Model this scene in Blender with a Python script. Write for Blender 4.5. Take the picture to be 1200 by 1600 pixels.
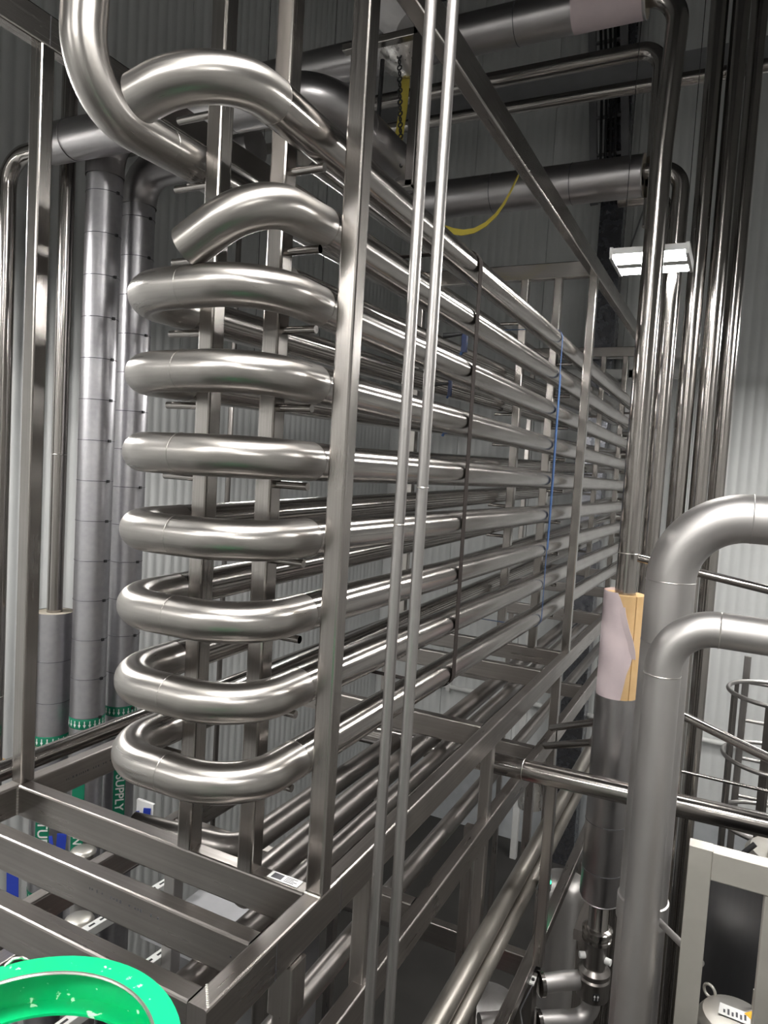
import bpy, bmesh, math, random
from mathutils import Vector, Matrix
random.seed(7)
SC = bpy.context.scene
for o in list(bpy.data.objects):
    bpy.data.objects.remove(o)
COL = SC.collection

# ------------------------------------------------------------------ camera
FLOOR = -5.4                       # eye level is z = 0, the plant floor 5.4 m below
cd = bpy.data.cameras.new('camera')
cam = bpy.data.objects.new('camera', cd)
COL.objects.link(cam)
cd.sensor_fit = 'VERTICAL'
cd.sensor_height = 24.0
cd.lens = 24.0 * 1109.0 / 1600.0
cd.clip_start = 0.05
cd.clip_end = 60
cam.matrix_world = Matrix(((0.893201, -0.082273, 0.442067, 0),
                           (0.445693, 0.031726, -0.894623, 0),
                           (0.059579, 0.996105, 0.065006, 0),
                           (0, 0, 0, 1)))
SC.camera = cam

# ------------------------------------------------------------------ world, exposure
w = bpy.data.worlds.new('world')
SC.world = w
w.use_nodes = True
w.node_tree.nodes['Background'].inputs[0].default_value = (0.5, 0.5, 0.5, 1)
w.node_tree.nodes['Background'].inputs[1].default_value = 0.05
SC.view_settings.view_transform = 'Standard'
SC.view_settings.look = 'None'
SC.view_settings.gamma = 1.0
SC.view_settings.use_curve_mapping = False
SC.view_settings.exposure = 0.0
SC.cycles.max_bounces = 8
SC.cycles.glossy_bounces = 6
SC.cycles.diffuse_bounces = 4
SC.cycles.caustics_reflective = False
SC.cycles.sample_clamp_indirect = 4.0
LED = 88.0                         # radiance of the LED diffusers
# LED panels: x, y, z, turned, length, width, label
LAMPS = [
    (-0.520, 4.18, 1.190, 0, 0.38, 0.36, 'small white two-strip LED panel lit among the tall pipes'),
    (1.90, 4.30, 1.40, 0, 1.20, 0.64, 'LED panel hung over the ladder and tank side'),
    (-3.02, 4.35, 0.66, 25, 0.56, 0.36, 'LED panel hung on the left side beyond the coil loops'),  # extra panel, hidden behind the bends, put in to lift the wall
    (1.15, 6.90, 1.35, 0, 1.20, 0.64, 'LED panel hung towards the end wall right of the tall pipes'),  # out of view, added to light the far wall
    (-0.10, 0.75, 2.10, 90, 1.20, 0.64, 'LED panel hung above the walkway and rack corner'),
    (-4.55, 1.60, 1.35, 90, 1.20, 0.64, 'LED panel hung beside the left wall'),
    (-3.20, -3.60, 1.80, 0, 1.20, 0.64, 'LED panel behind the viewpoint on the rack side'),
    (-0.90, -1.80, 1.90, 0, 1.20, 0.64, 'LED panel behind the viewpoint over the walkway'),
    (2.20, -1.80, 1.60, 0, 1.20, 0.64, 'LED panel behind the viewpoint on the tank side'),
]

# ------------------------------------------------------------------ materials
def nt(name):
    m = bpy.data.materials.new(name)
    m.use_nodes = True
    t = m.node_tree
    return m, t, t.nodes['Principled BSDF']

def ramp(t, src, a, b, lo=0.3, hi=0.7):
    r = t.nodes.new('ShaderNodeMapRange')
    r.inputs['From Min'].default_value = lo
    r.inputs['From Max'].default_value = hi
    r.inputs['To Min'].default_value = a
    r.inputs['To Max'].default_value = b
    t.links.new(src, r.inputs['Value'])
    return r.outputs['Result']

def noise(t, coord, scale, sc, detail=3):
    tc = t.nodes.new('ShaderNodeTexCoord')
    mp = t.nodes.new('ShaderNodeMapping')
    mp.inputs['Scale'].default_value = scale
    n = t.nodes.new('ShaderNodeTexNoise')
    n.inputs['Scale'].default_value = sc
    n.inputs['Detail'].default_value = detail
    t.links.new(tc.outputs[coord], mp.inputs['Vector'])
    t.links.new(mp.outputs['Vector'], n.inputs['Vector'])
    return n.outputs['Fac']

def mixcol(t, fac, c1, c2):
    m = t.nodes.new('ShaderNodeMix')
    m.data_type = 'RGBA'
    t.links.new(fac, m.inputs['Factor'])
    m.inputs['A'].default_value = (*c1, 1)
    m.inputs['B'].default_value = (*c2, 1)
    return m.outputs['Result']

def metal(name, c1, c2, r1, r2, streak=(90, 3, 1), bump=0.0, blotch=4.0, coord='UV', fine=None, aniso=0.0, rot=0.0):
    m, t, p = nt(name)
    p.inputs['Metallic'].default_value = 1.0
    f = noise(t, coord, streak, 1.0, 4)
    g = noise(t, 'Object', (1, 1, 1), blotch, 4)
    mx = t.nodes.new('ShaderNodeMath')
    mx.operation = 'MULTIPLY_ADD'
    mx.inputs[1].default_value = 0.5
    t.links.new(f, mx.inputs[0])
    hl = t.nodes.new('ShaderNodeMath')
    hl.operation = 'MULTIPLY'
    hl.inputs[1].default_value = 0.5
    t.links.new(g, hl.inputs[0])
    t.links.new(hl.outputs[0], mx.inputs[2])
    t.links.new(ramp(t, mx.outputs[0], r1, r2, 0.35, 0.65), p.inputs['Roughness'])
    t.links.new(mixcol(t, ramp(t, mx.outputs[0], 0, 1, 0.35, 0.65), c1, c2), p.inputs['Base Color'])
    if aniso:
        p.inputs['Anisotropic'].default_value = aniso
        p.inputs['Anisotropic Rotation'].default_value = rot
        tg = t.nodes.new('ShaderNodeTangent')
        tg.direction_type = 'UV_MAP'
        tg.uv_map = 'uv'
        t.links.new(tg.outputs['Tangent'], p.inputs['Tangent'])
    if bump:
        b = t.nodes.new('ShaderNodeBump')
        b.inputs['Strength'].default_value = bump
        b.inputs['Distance'].default_value = 0.002
        src = f if fine is None else noise(t, 'Object', (1, 1, 1), fine, 2)
        t.links.new(src, b.inputs['Height'])
        t.links.new(b.outputs['Normal'], p.inputs['Normal'])
    return m

def paint(name, c1, rough=0.5, c2=None, sc=6.0, metallic=0.0, thr=(0.35, 0.65)):
    m, t, p = nt(name)
    p.inputs['Roughness'].default_value = rough
    p.inputs['Metallic'].default_value = metallic
    if c2 is None:
        c2 = tuple(x * 0.88 for x in c1)
    f = noise(t, 'Object', (1, 1, 1), sc, 4)
    t.links.new(mixcol(t, ramp(t, f, 0, 1, *thr), c1, c2), p.inputs['Base Color'])
    return m

def glow(name, col, s):
    m, t, p = nt(name)
    p.inputs['Base Color'].default_value = (*col, 1)
    p.inputs['Emission Color'].default_value = (*col, 1)
    p.inputs['Emission Strength'].default_value = s
    return m

STEEL = metal('polished_steel', (0.387, 0.364, 0.347), (0.318, 0.300, 0.286), 0.14, 0.24, (60, 2, 1), aniso=0.5, rot=0.25)
BEND = metal('brushed_bend_steel', (0.430, 0.411, 0.395), (0.353, 0.335, 0.316), 0.26, 0.38, (160, 5, 1), 0.03, aniso=0.75, rot=0.25)
MILL = metal('mill_finish_steel', (0.396, 0.372, 0.355), (0.310, 0.293, 0.276), 0.18, 0.28, (160, 2, 1), 0.03, aniso=0.4, rot=0.25)
BEAM = metal('dull_beam_steel', (0.378, 0.352, 0.334), (0.301, 0.280, 0.267), 0.26, 0.38, (90, 2, 1), 0.03, aniso=0.4, rot=0.25)
MATTE = metal('bead_blasted_steel', (0.482, 0.466, 0.461), (0.430, 0.415, 0.408), 0.42, 0.50, (14, 2, 1), 0.0, 3.0)
JACK = metal('aluminium_jacket', (0.430, 0.424, 0.439), (0.370, 0.364, 0.386), 0.38, 0.46, (30, 30, 1), 0.15, 8.0, 'UV', 300.0, aniso=0.5, rot=0.25)
SMOOTHJ = metal('smooth_jacket', (0.413, 0.398, 0.404), (0.327, 0.318, 0.320), 0.30, 0.42, (24, 3, 1), 0.02, aniso=0.4, rot=0.25)
GALV = metal('galvanised_sheet', (0.310, 0.313, 0.342), (0.163, 0.169, 0.193), 0.16, 0.36, (6, 6, 1), 0.15, 14.0)
DARKS = metal('shaded_steel', (0.232, 0.216, 0.206), (0.181, 0.169, 0.162), 0.30, 0.42, (60, 3, 1))  # a darker, rougher grey than the polished steel
CONDUIT = metal('conduit_steel', (0.430, 0.415, 0.408), (0.344, 0.330, 0.324), 0.30, 0.44, (200, 4, 1), 0.05)
BANDM = paint('dark_band', (0.07, 0.07, 0.08), 0.4)
WALLM = paint('wall_panel_white', (0.72, 0.73, 0.73), 0.45, (0.66, 0.67, 0.67), 1.2)
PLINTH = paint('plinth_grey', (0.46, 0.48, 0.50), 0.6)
REARM = paint('rear_wall_grey', (0.42, 0.42, 0.41), 0.6)
FLOORM = paint('floor_dark', (0.045, 0.042, 0.039), 0.6, (0.03, 0.028, 0.026), 1.5)
CEILM = paint('ceiling_grey', (0.10, 0.10, 0.105), 0.7)
WHITE = paint('white_plate', (0.75, 0.75, 0.74), 0.5)
PAPER = paint('pink_paper', (0.60, 0.50, 0.51), 0.7, (0.54, 0.45, 0.47), 9.0)
RIMFOAM = paint('pale_foam', (0.46, 0.41, 0.34), 0.8)
DULLP = metal('dull_dark_pipe', (0.32, 0.30, 0.27), (0.27, 0.25, 0.23), 0.36, 0.46, (14, 2, 1), 0.0, 3.0)
FOAM = paint('tan_foam', (0.60, 0.40, 0.20), 0.8, (0.54, 0.35, 0.16), 12.0)
GREEN = paint('green_enamel', (0.0, 0.50, 0.17), 0.34, (0.0, 0.44, 0.145), 5.0)
GREENL = paint('green_label', (0.0, 0.17, 0.09), 0.5)
YELLOW = paint('yellow_webbing', (0.62, 0.50, 0.08), 0.7)
BLACK = paint('black_matte', (0.015, 0.015, 0.017), 0.6)
BROWN = paint('brown_strap', (0.014, 0.007, 0.005), 0.95)
BLUE = paint('blue_webbing', (0.02, 0.07, 0.20), 0.6)
NAVY = paint('navy_plastic', (0.015, 0.03, 0.10), 0.45)
BLUET = paint('blue_tape', (0.02, 0.05, 0.42), 0.5)
RED = paint('red_hose', (0.28, 0.01, 0.015), 0.5)
FOIL = metal('crumpled_foil', (0.70, 0.68, 0.66), (0.5, 0.48, 0.46), 0.2, 0.4, (20, 20, 1), 0.8, 20.0, 'Object', 40.0)
WRAP = paint('white_wrap', (0.62, 0.60, 0.60), 0.6)
RUST = paint('orange_knob', (0.45, 0.10, 0.03), 0.5)
GREYBOX = paint('grey_powder_coat', (0.20, 0.20, 0.21), 0.5)
STANDM = metal('pale_stand_steel', (0.80, 0.77, 0.71), (0.70, 0.67, 0.62), 0.40, 0.50, (8, 8, 1), 0.02, 6.0)
TANKM = metal('dark_tank_steel', (0.14, 0.14, 0.15), (0.11, 0.11, 0.12), 0.30, 0.40, (30, 2, 1))
SILVERP = metal('worn_edge', (0.75, 0.73, 0.7), (0.6, 0.58, 0.55), 0.3, 0.4)
LIDM = metal('lid_steel', (0.62, 0.60, 0.56), (0.54, 0.52, 0.48), 0.35, 0.45, (10, 10, 1), 0, 4, 'Object')
DIFF = glow('led_diffuser', (1.0, 0.98, 0.94), LED)
GLED = glow('green_indicator', (0.05, 1.0, 0.45), 4.0)
BLED = glow('blue_indicator', (0.2, 0.5, 1.0), 2.0)

# green enamel chips: pale and rusty scratches
def _chips():
    t = GREEN.node_tree
    p = t.nodes['Principled BSDF']
    src = p.inputs['Base Color'].links[0].from_socket
    f = noise(t, 'Object', (1, 1, 1), 60.0, 3)
    k = ramp(t, f, 0, 1, 0.66, 0.70)
    m = t.nodes.new('ShaderNodeMix')
    m.data_type = 'RGBA'
    t.links.new(k, m.inputs['Factor'])
    t.links.new(src, m.inputs['A'])
    m.inputs['B'].default_value = (0.55, 0.85, 0.62, 1)
    t.links.new(m.outputs['Result'], p.inputs['Base Color'])
_chips()

# ------------------------------------------------------------------ mesh helpers
class MB:
    """collects vertices, faces and per-loop UVs; build() links them as one mesh object"""
    def __init__(s):
        s.v, s.f, s.uv = [], [], []
        s.hard = False

    def face(s, idx, uv=None):
        s.f.append(idx)
        s.uv.append(uv if uv else [(0.0, 0.0)] * len(idx))

    def loft(s, rings, us, vs, closed=True):
        b = len(s.v)
        n = len(rings[0])
        for r in rings:
            s.v.extend(r)
        m = n if closed else n - 1
        for i in range(len(rings) - 1):
            for j in range(m):
                k = (j + 1) % n
                s.face([b + i * n + j, b + i * n + k, b + (i + 1) * n + k, b + (i + 1) * n + j],
                       [(us[j], vs[i]), (us[j + 1], vs[i]), (us[j + 1], vs[i + 1]), (us[j], vs[i + 1])])
        return b, n

    def cap(s, ring, flip=False):
        b = len(s.v)
        s.v.extend(ring)
        ids = list(range(b, b + len(ring)))
        s.face(ids[::-1] if flip else ids, [(p[0], p[1] + p[2]) for p in (ring[::-1] if flip else ring)])

    def bar(s, a, b, wd, ht, up=(0, 0, 1), rc=0.006, seg=2, caps=True):
        s.hard = True
        a, b = Vector(a), Vector(b)
        d = (b - a).normalized()
        up = Vector(up)
        if abs(d.dot(up)) > 0.95:
            up = Vector((0, 1, 0)) if abs(d.y) < 0.9 else Vector((0, 0, 1))
        sd = d.cross(up).normalized()
        up = sd.cross(d).normalized()
        rc = min(rc, wd * 0.45, ht * 0.45)
        prof = []
        for cx, cy, a0 in ((1, 1, 0), (-1, 1, 90), (-1, -1, 180), (1, -1, 270)):
            for k in range(seg + 1):
                an = math.radians(a0 + 90 * k / seg)
                prof.append((cx * (wd / 2 - rc) + rc * math.cos(an), cy * (ht / 2 - rc) + rc * math.sin(an)))
        us = [0]
        for i in range(len(prof)):
            p, q = prof[i], prof[(i + 1) % len(prof)]
            us.append(us[-1] + math.hypot(q[0] - p[0], q[1] - p[1]))
        L = (b - a).length
        rings = [[tuple(c + sd * x + up * y) for x, y in prof] for c in (a, b)]
        s.loft(rings, us, [0, L])
        if caps:
            s.cap(rings[0], True)
            s.cap(rings[1])
        return s

    def box(s, lo, hi, rc=0.0):
        lo, hi = Vector(lo), Vector(hi)
        c = (lo + hi) / 2
        if rc > 0:
            return s.bar((c.x, c.y, lo.z), (c.x, c.y, hi.z), hi.x - lo.x, hi.y - lo.y, (0, 1, 0), rc)
        b = len(s.v)
        for z in (lo.z, hi.z):
            s.v += [(lo.x, lo.y, z), (hi.x, lo.y, z), (hi.x, hi.y, z), (lo.x, hi.y, z)]
        for f in ((3, 2, 1, 0), (4, 5, 6, 7), (0, 1, 5, 4), (1, 2, 6, 5), (2, 3, 7, 6), (3, 0, 4, 7)):
            pts = [s.v[b + i] for i in f]
            s.face([b + i for i in f], [(p[0] + p[1], p[2]) for p in pts])
        return s

    def tube(s, pts, r, seg=28, ends='cc', wall=0.0025):
        """ends: c flat cap, o open pipe end with wall thickness, n nothing; r a number or one per point"""
        pts = [Vector(p) for p in pts]
        n = len(pts)
        rr = [r] * n if not isinstance(r, (list, tuple)) else list(r)
        tg = []
        for i in range(n):
            a = pts[max(0, i - 1)]
            b = pts[min(n - 1, i + 1)]
            d1 = (pts[i] - a).normalized() if i > 0 else None
            d2 = (b - pts[i]).normalized() if i < n - 1 else None
            t = d1 if d2 is None else d2 if d1 is None else (d1 + d2)
            tg.append(t.normalized())
        u = Vector((0, 0, 1)) if abs(tg[0].z) < 0.9 else Vector((1, 0, 0))
        u = (u - tg[0] * u.dot(tg[0])).normalized()
        fr = []
        for i in range(n):
            if i:
                q = tg[i - 1].rotation_difference(tg[i])
                u = q @ u
                u = (u - tg[i] * u.dot(tg[i])).normalized()
            fr.append((u.copy(), tg[i].cross(u)))
        vs = [0]
        for i in range(1, n):
            vs.append(vs[-1] + (pts[i] - pts[i - 1]).length)
        def ring(i, rad, off=0.0):
            a, b = fr[i]
            return [tuple(pts[i] + tg[i] * off + a * (rad * math.cos(2 * math.pi * k / seg)) + b * (rad * math.sin(2 * math.pi * k / seg))) for k in range(seg)]
        us = [2 * math.pi * max(rr) * k / seg for k in range(seg + 1)]
        s.loft([ring(i, rr[i]) for i in range(n)], us, vs)
        for e, i, sg in ((ends[0], 0, 1), (ends[1], n - 1, -1)):
            if e == 'c':
                s.cap(ring(i, rr[i]), i == 0)
            elif e == 'o':
                rings = [ring(i, rr[i]), ring(i, rr[i] - wall), ring(i, rr[i] - wall, 0.035 * sg)]
                if i == 0:
                    rings = rings[::-1]
                    s.loft(rings[::-1], us, [0, wall, 0.2])
                else:
                    s.loft(rings, us, [0, wall, 0.2])
                s.cap(ring(i, rr[i] - wall, 0.035 * sg), i == 0)
        return s

    def torus(s, c, d, r, t, seg=28, ts=6):
        d = Vector(d).normalized()
        c = Vector(c)
        u = d.orthogonal().normalized()
        v = d.cross(u)
        rings = []
        for i in range(seg + 1):
            a = 2 * math.pi * i / seg
            e = u * math.cos(a) + v * math.sin(a)
            rings.append([tuple(c + e * (r + t * math.cos(2 * math.pi * k / ts)) + d * (t * math.sin(2 * math.pi * k / ts))) for k in range(ts)])
        s.loft(rings, [k / ts for k in range(ts + 1)], [i / seg for i in range(seg + 1)])
        return s

    def lathe(s, base, prof, axis=(0, 0, 1), seg=28, caps=True):
        """prof: list of (radius, height along axis)"""
        d = Vector(axis).normalized()
        base = Vector(base)
        u = d.orthogonal().normalized()
        v = d.cross(u)
        rings = [[tuple(base + d * h + u * (r * math.cos(2 * math.pi * k / seg)) + v * (r * math.sin(2 * math.pi * k / seg))) for k in range(seg)] for r, h in prof]
        R = max(p[0] for p in prof)
        vs = [0]
        for i in range(1, len(prof)):
            vs.append(vs[-1] + math.hypot(prof[i][0] - prof[i - 1][0], prof[i][1] - prof[i - 1][1]))
        s.loft(rings, [2 * math.pi * R * k / seg for k in range(seg + 1)], vs)
        if caps:
            s.cap(rings[0], True)
            s.cap(rings[-1])
        return s

    def strip(s, pts, wdir, wd, th):
        """thin webbing: a flat strap along pts, wd wide along wdir, th thick"""
        pts = [Vector(p) for p in pts]
        wv = Vector(wdir).normalized()
        rings = []
        for i, p in enumerate(pts):
            t = (pts[min(i + 1, len(pts) - 1)] - pts[max(i - 1, 0)]).normalized()
            ww = (wv - t * wv.dot(t)).normalized()
            nn = t.cross(ww)
            rings.append([tuple(p + ww * (a * wd / 2) + nn * (b * th / 2)) for a, b in ((-1, -1), (1, -1), (1, 1), (-1, 1))])
        s.loft(rings, [0, wd, wd + th, 2 * wd + th, 2 * wd + 2 * th], [i * 0.05 for i in range(len(pts))])
        s.cap(rings[0], True)
        s.cap(rings[-1])
        return s

ORG = {}
def root_org(o):
    return ORG.get(o.name, Vector((0, 0, 0)))

def build(name, mb, mat, parent=None, angle=38, org=None):
    o0 = root_org(parent) if parent is not None else (Vector(org) if org is not None else Vector((0, 0, 0)))
    me = bpy.data.meshes.new(name)
    me.from_pydata([tuple(Vector(p) - o0) for p in mb.v], [], mb.f)
    uvl = me.uv_layers.new(name='uv')
    flat = []
    for u in mb.uv:
        for q in u:
            flat.extend(q)
    uvl.data.foreach_set('uv', flat)
    me.polygons.foreach_set('use_smooth', [True] * len(me.polygons))
    bm = bmesh.new()
    bm.from_mesh(me)
    bmesh.ops.remove_doubles(bm, verts=bm.verts, dist=1e-6)
    bmesh.ops.recalc_face_normals(bm, faces=bm.faces)
    bm.to_mesh(me)
    bm.free()
    me.set_sharp_from_angle(angle=math.radians(14 if mb.hard else angle))
    me.materials.append(mat)
    o = bpy.data.objects.new(name, me)
    COL.objects.link(o)
    ORG[o.name] = o0
    if parent is not None:
        o.parent = parent
    elif org is not None:
        o.location = o0
    return o

def tag(o, label, cat, group=None):
    o['label'] = label
    o['category'] = cat
    if group:
        o['group'] = group
    return o

def thing(name, label, cat, loc, group=None):
    o = bpy.data.objects.new(name, None)
    COL.objects.link(o)
    o.empty_display_size = 0.1
    o.location = loc
    ORG[o.name] = Vector(loc)
    return tag(o, label, cat, group)

def struct(name, mb, mat, parent=None):
    o = build(name, mb, mat, parent)
    if parent is None:
        o['kind'] = 'structure'
    return o

def solo(name, mb, mat, label, cat, org, group=None):
    return tag(build(name, mb, mat, None, org=org), label, cat, group)

def lab(o, text):
    o['label'] = text
    return o

def arc(pts, rad, seg=10):
    """polyline with rounded corners of radius rad (a number or one per inner corner)"""
    pts = [Vector(p) for p in pts]
    rads = rad if isinstance(rad, (list, tuple)) else [rad] * (len(pts) - 2)
    out = [pts[0]]
    for i in range(1, len(pts) - 1):
        a = (pts[i - 1] - pts[i]).normalized()
        b = (pts[i + 1] - pts[i]).normalized()
        ang = a.angle(b)
        R = rads[i - 1]
        tl = R / math.tan(ang / 2)
        c = pts[i] + (a + b).normalized() * (R / math.sin(ang / 2))
        s0 = pts[i] + a * tl - c
        s1 = pts[i] + b * tl - c
        tot = s0.angle(s1)
        ax = s0.cross(s1).normalized()
        for k in range(seg + 1):
            out.append(c + Matrix.Rotation(tot * k / seg, 3, ax) @ s0)
    out.append(pts[-1])
    return out

def text_mesh(body, size, bold=0.0):
    cu = bpy.data.curves.new('lettering', 'FONT')
    cu.body = body
    cu.size = size
    cu.offset = bold
    cu.extrude = 0.0004
    cu.align_x = 'CENTER'
    cu.align_y = 'CENTER'
    cu.resolution_u = 3
    ob = bpy.data.objects.new('lettering', cu)
    COL.objects.link(ob)
    dg = bpy.context.evaluated_depsgraph_get()
    me = bpy.data.meshes.new_from_object(ob.evaluated_get(dg))
    bpy.data.objects.remove(ob)
    return me

def lettering(name, body, size, mat, parent, loc, xdir, ydir, bold=0.0):
    me = text_mesh(body, size, bold)
    me.materials.clear()
    me.materials.append(mat)
    o = bpy.data.objects.new(name, me)
    COL.objects.link(o)
    o.parent = parent
    x = Vector(xdir).normalized()
    z = x.cross(Vector(ydir)).normalized()
    y = z.cross(x)
    o.matrix_local = Matrix.Translation(Vector(loc) - root_org(parent)) @ Matrix((x, y, z)).transposed().to_4x4()
    ORG[o.name] = root_org(parent)
    return o

# ------------------------------------------------------------------ room shell
XL, XR, YF, YB, TOP = -5.0, 4.2, 10.2, -5.0, 7.0
struct('floor', MB().box((XL - 0.2, YB - 0.2, FLOOR - 0.2), (XR + 0.2, YF + 0.2, FLOOR)), FLOORM)
struct('ceiling', MB().box((XL - 0.2, YB - 0.2, TOP), (XR + 0.2, YF + 0.2, TOP + 0.2)), CEILM)
wf = struct('wall_far', MB().box((XL - 0.2, YF, FLOOR), (XR + 0.2, YF + 0.2, TOP)), WALLM)
wl = struct('wall_left', MB().box((XL - 0.2, YB, FLOOR), (XL, YF, TOP)), WALLM)
struct('wall_right', MB().box((XR, YB, FLOOR), (XR + 0.2, YF, TOP)), REARM)
struct('wall_back', MB().box((XL, YB - 0.2, FLOOR), (XR, YB, TOP)), REARM)

def panel(width, ribs, z0, z1):
    """one insulated wall panel, ribbed, in its own frame: x along the wall, -y into the room"""
    m = MB()
    pr = [(0.004, 0.0), (0.004, -0.035)]
    step = (width - 0.012) / ribs
    for i in range(ribs):
        x = 0.006 + i * step
        pr += [(x + 0.10 * step, -0.035), (x + 0.22 * step, -0.028), (x + 0.42 * step, -0.028), (x + 0.54 * step, -0.035)]
    pr += [(width - 0.004, -0.035), (width - 0.004, 0.0)]
    us = [0]
    for i in range(1, len(pr)):
        us.append(us[-1] + math.hypot(pr[i][0] - pr[i - 1][0], pr[i][1] - pr[i - 1][1]))
    m.loft([[(x, y, z) for x, y in pr] for z in (z0, z1)], us + [us[-1]], [0, z1 - z0], closed=False)
    return m

pw = 1.15
pm = build('panel', panel(pw, 10, FLOOR + 0.12, TOP - 0.01), WALLM, wf)
pm.location = (XL, YF - 0.001, 0)
for i in range(1, 8):
    c = pm.copy()
    COL.objects.link(c)
    c.parent = wf
    c.location = (XL + i * pw, YF - 0.001, 0)
for i in range(0, 13):
    c = pm.copy()
    COL.objects.link(c)
    c.parent = wl
    c.rotation_euler = (0, 0, math.pi / 2)
    c.location = (XL + 0.001, YB + i * pw, 0)
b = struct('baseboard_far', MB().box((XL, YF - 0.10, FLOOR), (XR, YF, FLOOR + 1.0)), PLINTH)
b = struct('baseboard_left', MB().box((XL, YB, FLOOR), (XL + 0.06, YF - 0.1, FLOOR + 0.15)), PLINTH)

# ------------------------------------------------------------------ LED panels
def lamp(x, y, z, turn, L, W, label):
    t = thing('led_panel', label, 'light', (x, y, z), 'LED panels hung over the plant')
    t.rotation_euler = (0, 0, math.radians(turn))
    ORG[t.name] = Vector((0, 0, 0))
    k = W / 0.64
    m = MB()
    m.box((-L / 2, -0.07 * k, -0.005), (L / 2, 0.07 * k, 0.05))
    m.box((-L / 2, -W / 2, 0.012), (L / 2, W / 2, 0.045))
    build('housing', m, WHITE, t)
    for s in (-1, 1):
        build('end_cap', MB().box((s * L / 2 - 0.008, -W / 2 - 0.004, -0.010), (s * L / 2 + 0.008, W / 2 + 0.004, 0.050)), WHITE, t)
        build('diffuser', MB().box((-L / 2 + 0.012, s * 0.195 * k - 0.115 * k, -0.004), (L / 2 - 0.012, s * 0.195 * k + 0.115 * k, 0.008)), DIFF, t)
        build('hanger_wire', MB().tube([(s * L * 0.42, 0, 0.045), (s * L * 0.42, 0, TOP - z - 0.01)], 0.0022, 6), BLACK, t)
    return t
for a in LAMPS:
    lamp(*a)

# ------------------------------------------------------------------ pipe rack (one welded frame)
rack = thing('pipe_rack', 'welded square-tube steel rack carrying the looped coil of pipes', 'rack', (-1.45, 1.55, FLOOR))
ZT = -1.12                          # top of the base frame
S = 0.0508
XO, XI = -0.872, -0.923             # right long beam, outer and inner face
LO, LI = -2.084, -2.033             # left long beam
def rbar(name, a, b, wd=S, ht=S, mat=MILL, up=(0, 0, 1)):
    return build(name, MB().bar(a, b, wd, ht, up), mat, rack)
XC, LC = (XO + XI) / 2, (LO + LI) / 2
rbar('long_beam', (XC, 1.092, ZT - S), (XC, 9.05, ZT - S), S, 2 * S, BEAM)
rbar('long_beam', (LC, 0.35, ZT - S), (LC, 9.05, ZT - S), S, 2 * S, BEAM)
for y in (1.118, 1.323, 1.549, 2.985, 4.045, 4.555, 6.05, 7.555, 9.02):
    rbar('crossbeam', (LI + 0.001, y, ZT - S - 0.0005), (XI - 0.001, y, ZT - S - 0.0005), S, 2 * S, BEAM)
stations = (1.561, 4.555, 7.555)
for y in stations:
    rbar('corner_post', (XC - 0.001, y, ZT), (XC - 0.001, y, 1.24), S, S, MILL)
    rbar('corner_post', (LC, y, ZT), (LC, y, 1.24), S, S, MILL)
    for x in (-1.326, -1.112):
        rbar('inner_post', (x, y - 0.012, ZT), (x, y - 0.012, 1.5 if y < 2 else 1.24), S, S, MILL)
    if y > 2:
        rbar('top_crossbeam', (LI, y, 1.29), (XI, y, 1.29), S, 2 * S, MILL)
for x in (XC, LC):
    rbar('top_rail', (x, 0.3 if x == LC else 1.2, 1.29), (x, 9.05, 1.29), S, 2 * S, MILL)
# short struts low down on the near side of the top rail at the far station
# pegs that carry the pipes: right ones short, left ones longer
PEG = MB().tube([(-0.5, 0, 0), (0.5, 0, 0)], 0.0105, 14)
peg0 = None
def peg(x0, x1, y, z):
    global peg0
    o = build('peg', MB().tube([(x0, y, z), (x1, y, z)], 0.0105, 14), STEEL, rack)
    return o
SL_R, SL_L, Y0 = -0.0100, 0.0160, 1.5
TIER = [0.80 - 0.2 * k for k in range(9)]
def zr(k, y): return TIER[k] + SL_R * (y - Y0)
def zl(k, y): return TIER[k] + SL_L * (y - Y0)
RP = 0.0508                          # 4 inch tube
for y in stations:
    yy = y - 0.012
    for k in range(9):
        peg(-1.087, -0.988, yy, zr(k, yy) - RP - 0.0145)
        peg(-1.474, -1.351, yy, zl(k, yy) - RP - 0.0145)
    peg(-1.474, -1.351, yy, 0.921 + SL_L * (yy - Y0))
# lower tier of the rack: columns, lower rails
ZL = -1.56
rbar('lower_rail', (XC, 1.30, ZL - S), (XC, 8.6, ZL - S), S, 2 * S, BEAM)
rbar('lower_rail', (LC, 1.30, ZL - S), (LC, 8.6, ZL - S), S, 2 * S, BEAM)
for y in (1.43, 4.35, 7.4):
    for x in (XC, LC):
        rbar('column', (x, y, FLOOR), (x, y, ZT - 2 * S - 0.001), S, S, BEAM)
for y in (1.86, 3.05):
    rbar('column', (XC - 0.012, y, FLOOR), (XC - 0.012, y, ZT - 2 * S - 0.001), S, S, BEAM)
for y in (2.30, 4.0, 5.4):
    rbar('lower_crossbeam', (LI + 0.001, y, ZL - S), (XI - 0.001, y, ZL - S), S, 2 * S, BEAM)
g = MB()
g.bar((XC, 1.43, -1.227), (XC, 1.43, -1.36), S + 0.016, S + 0.016, (0, 1, 0), 0.004)
build('gusset_sleeve', g, BEAM, rack)
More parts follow.
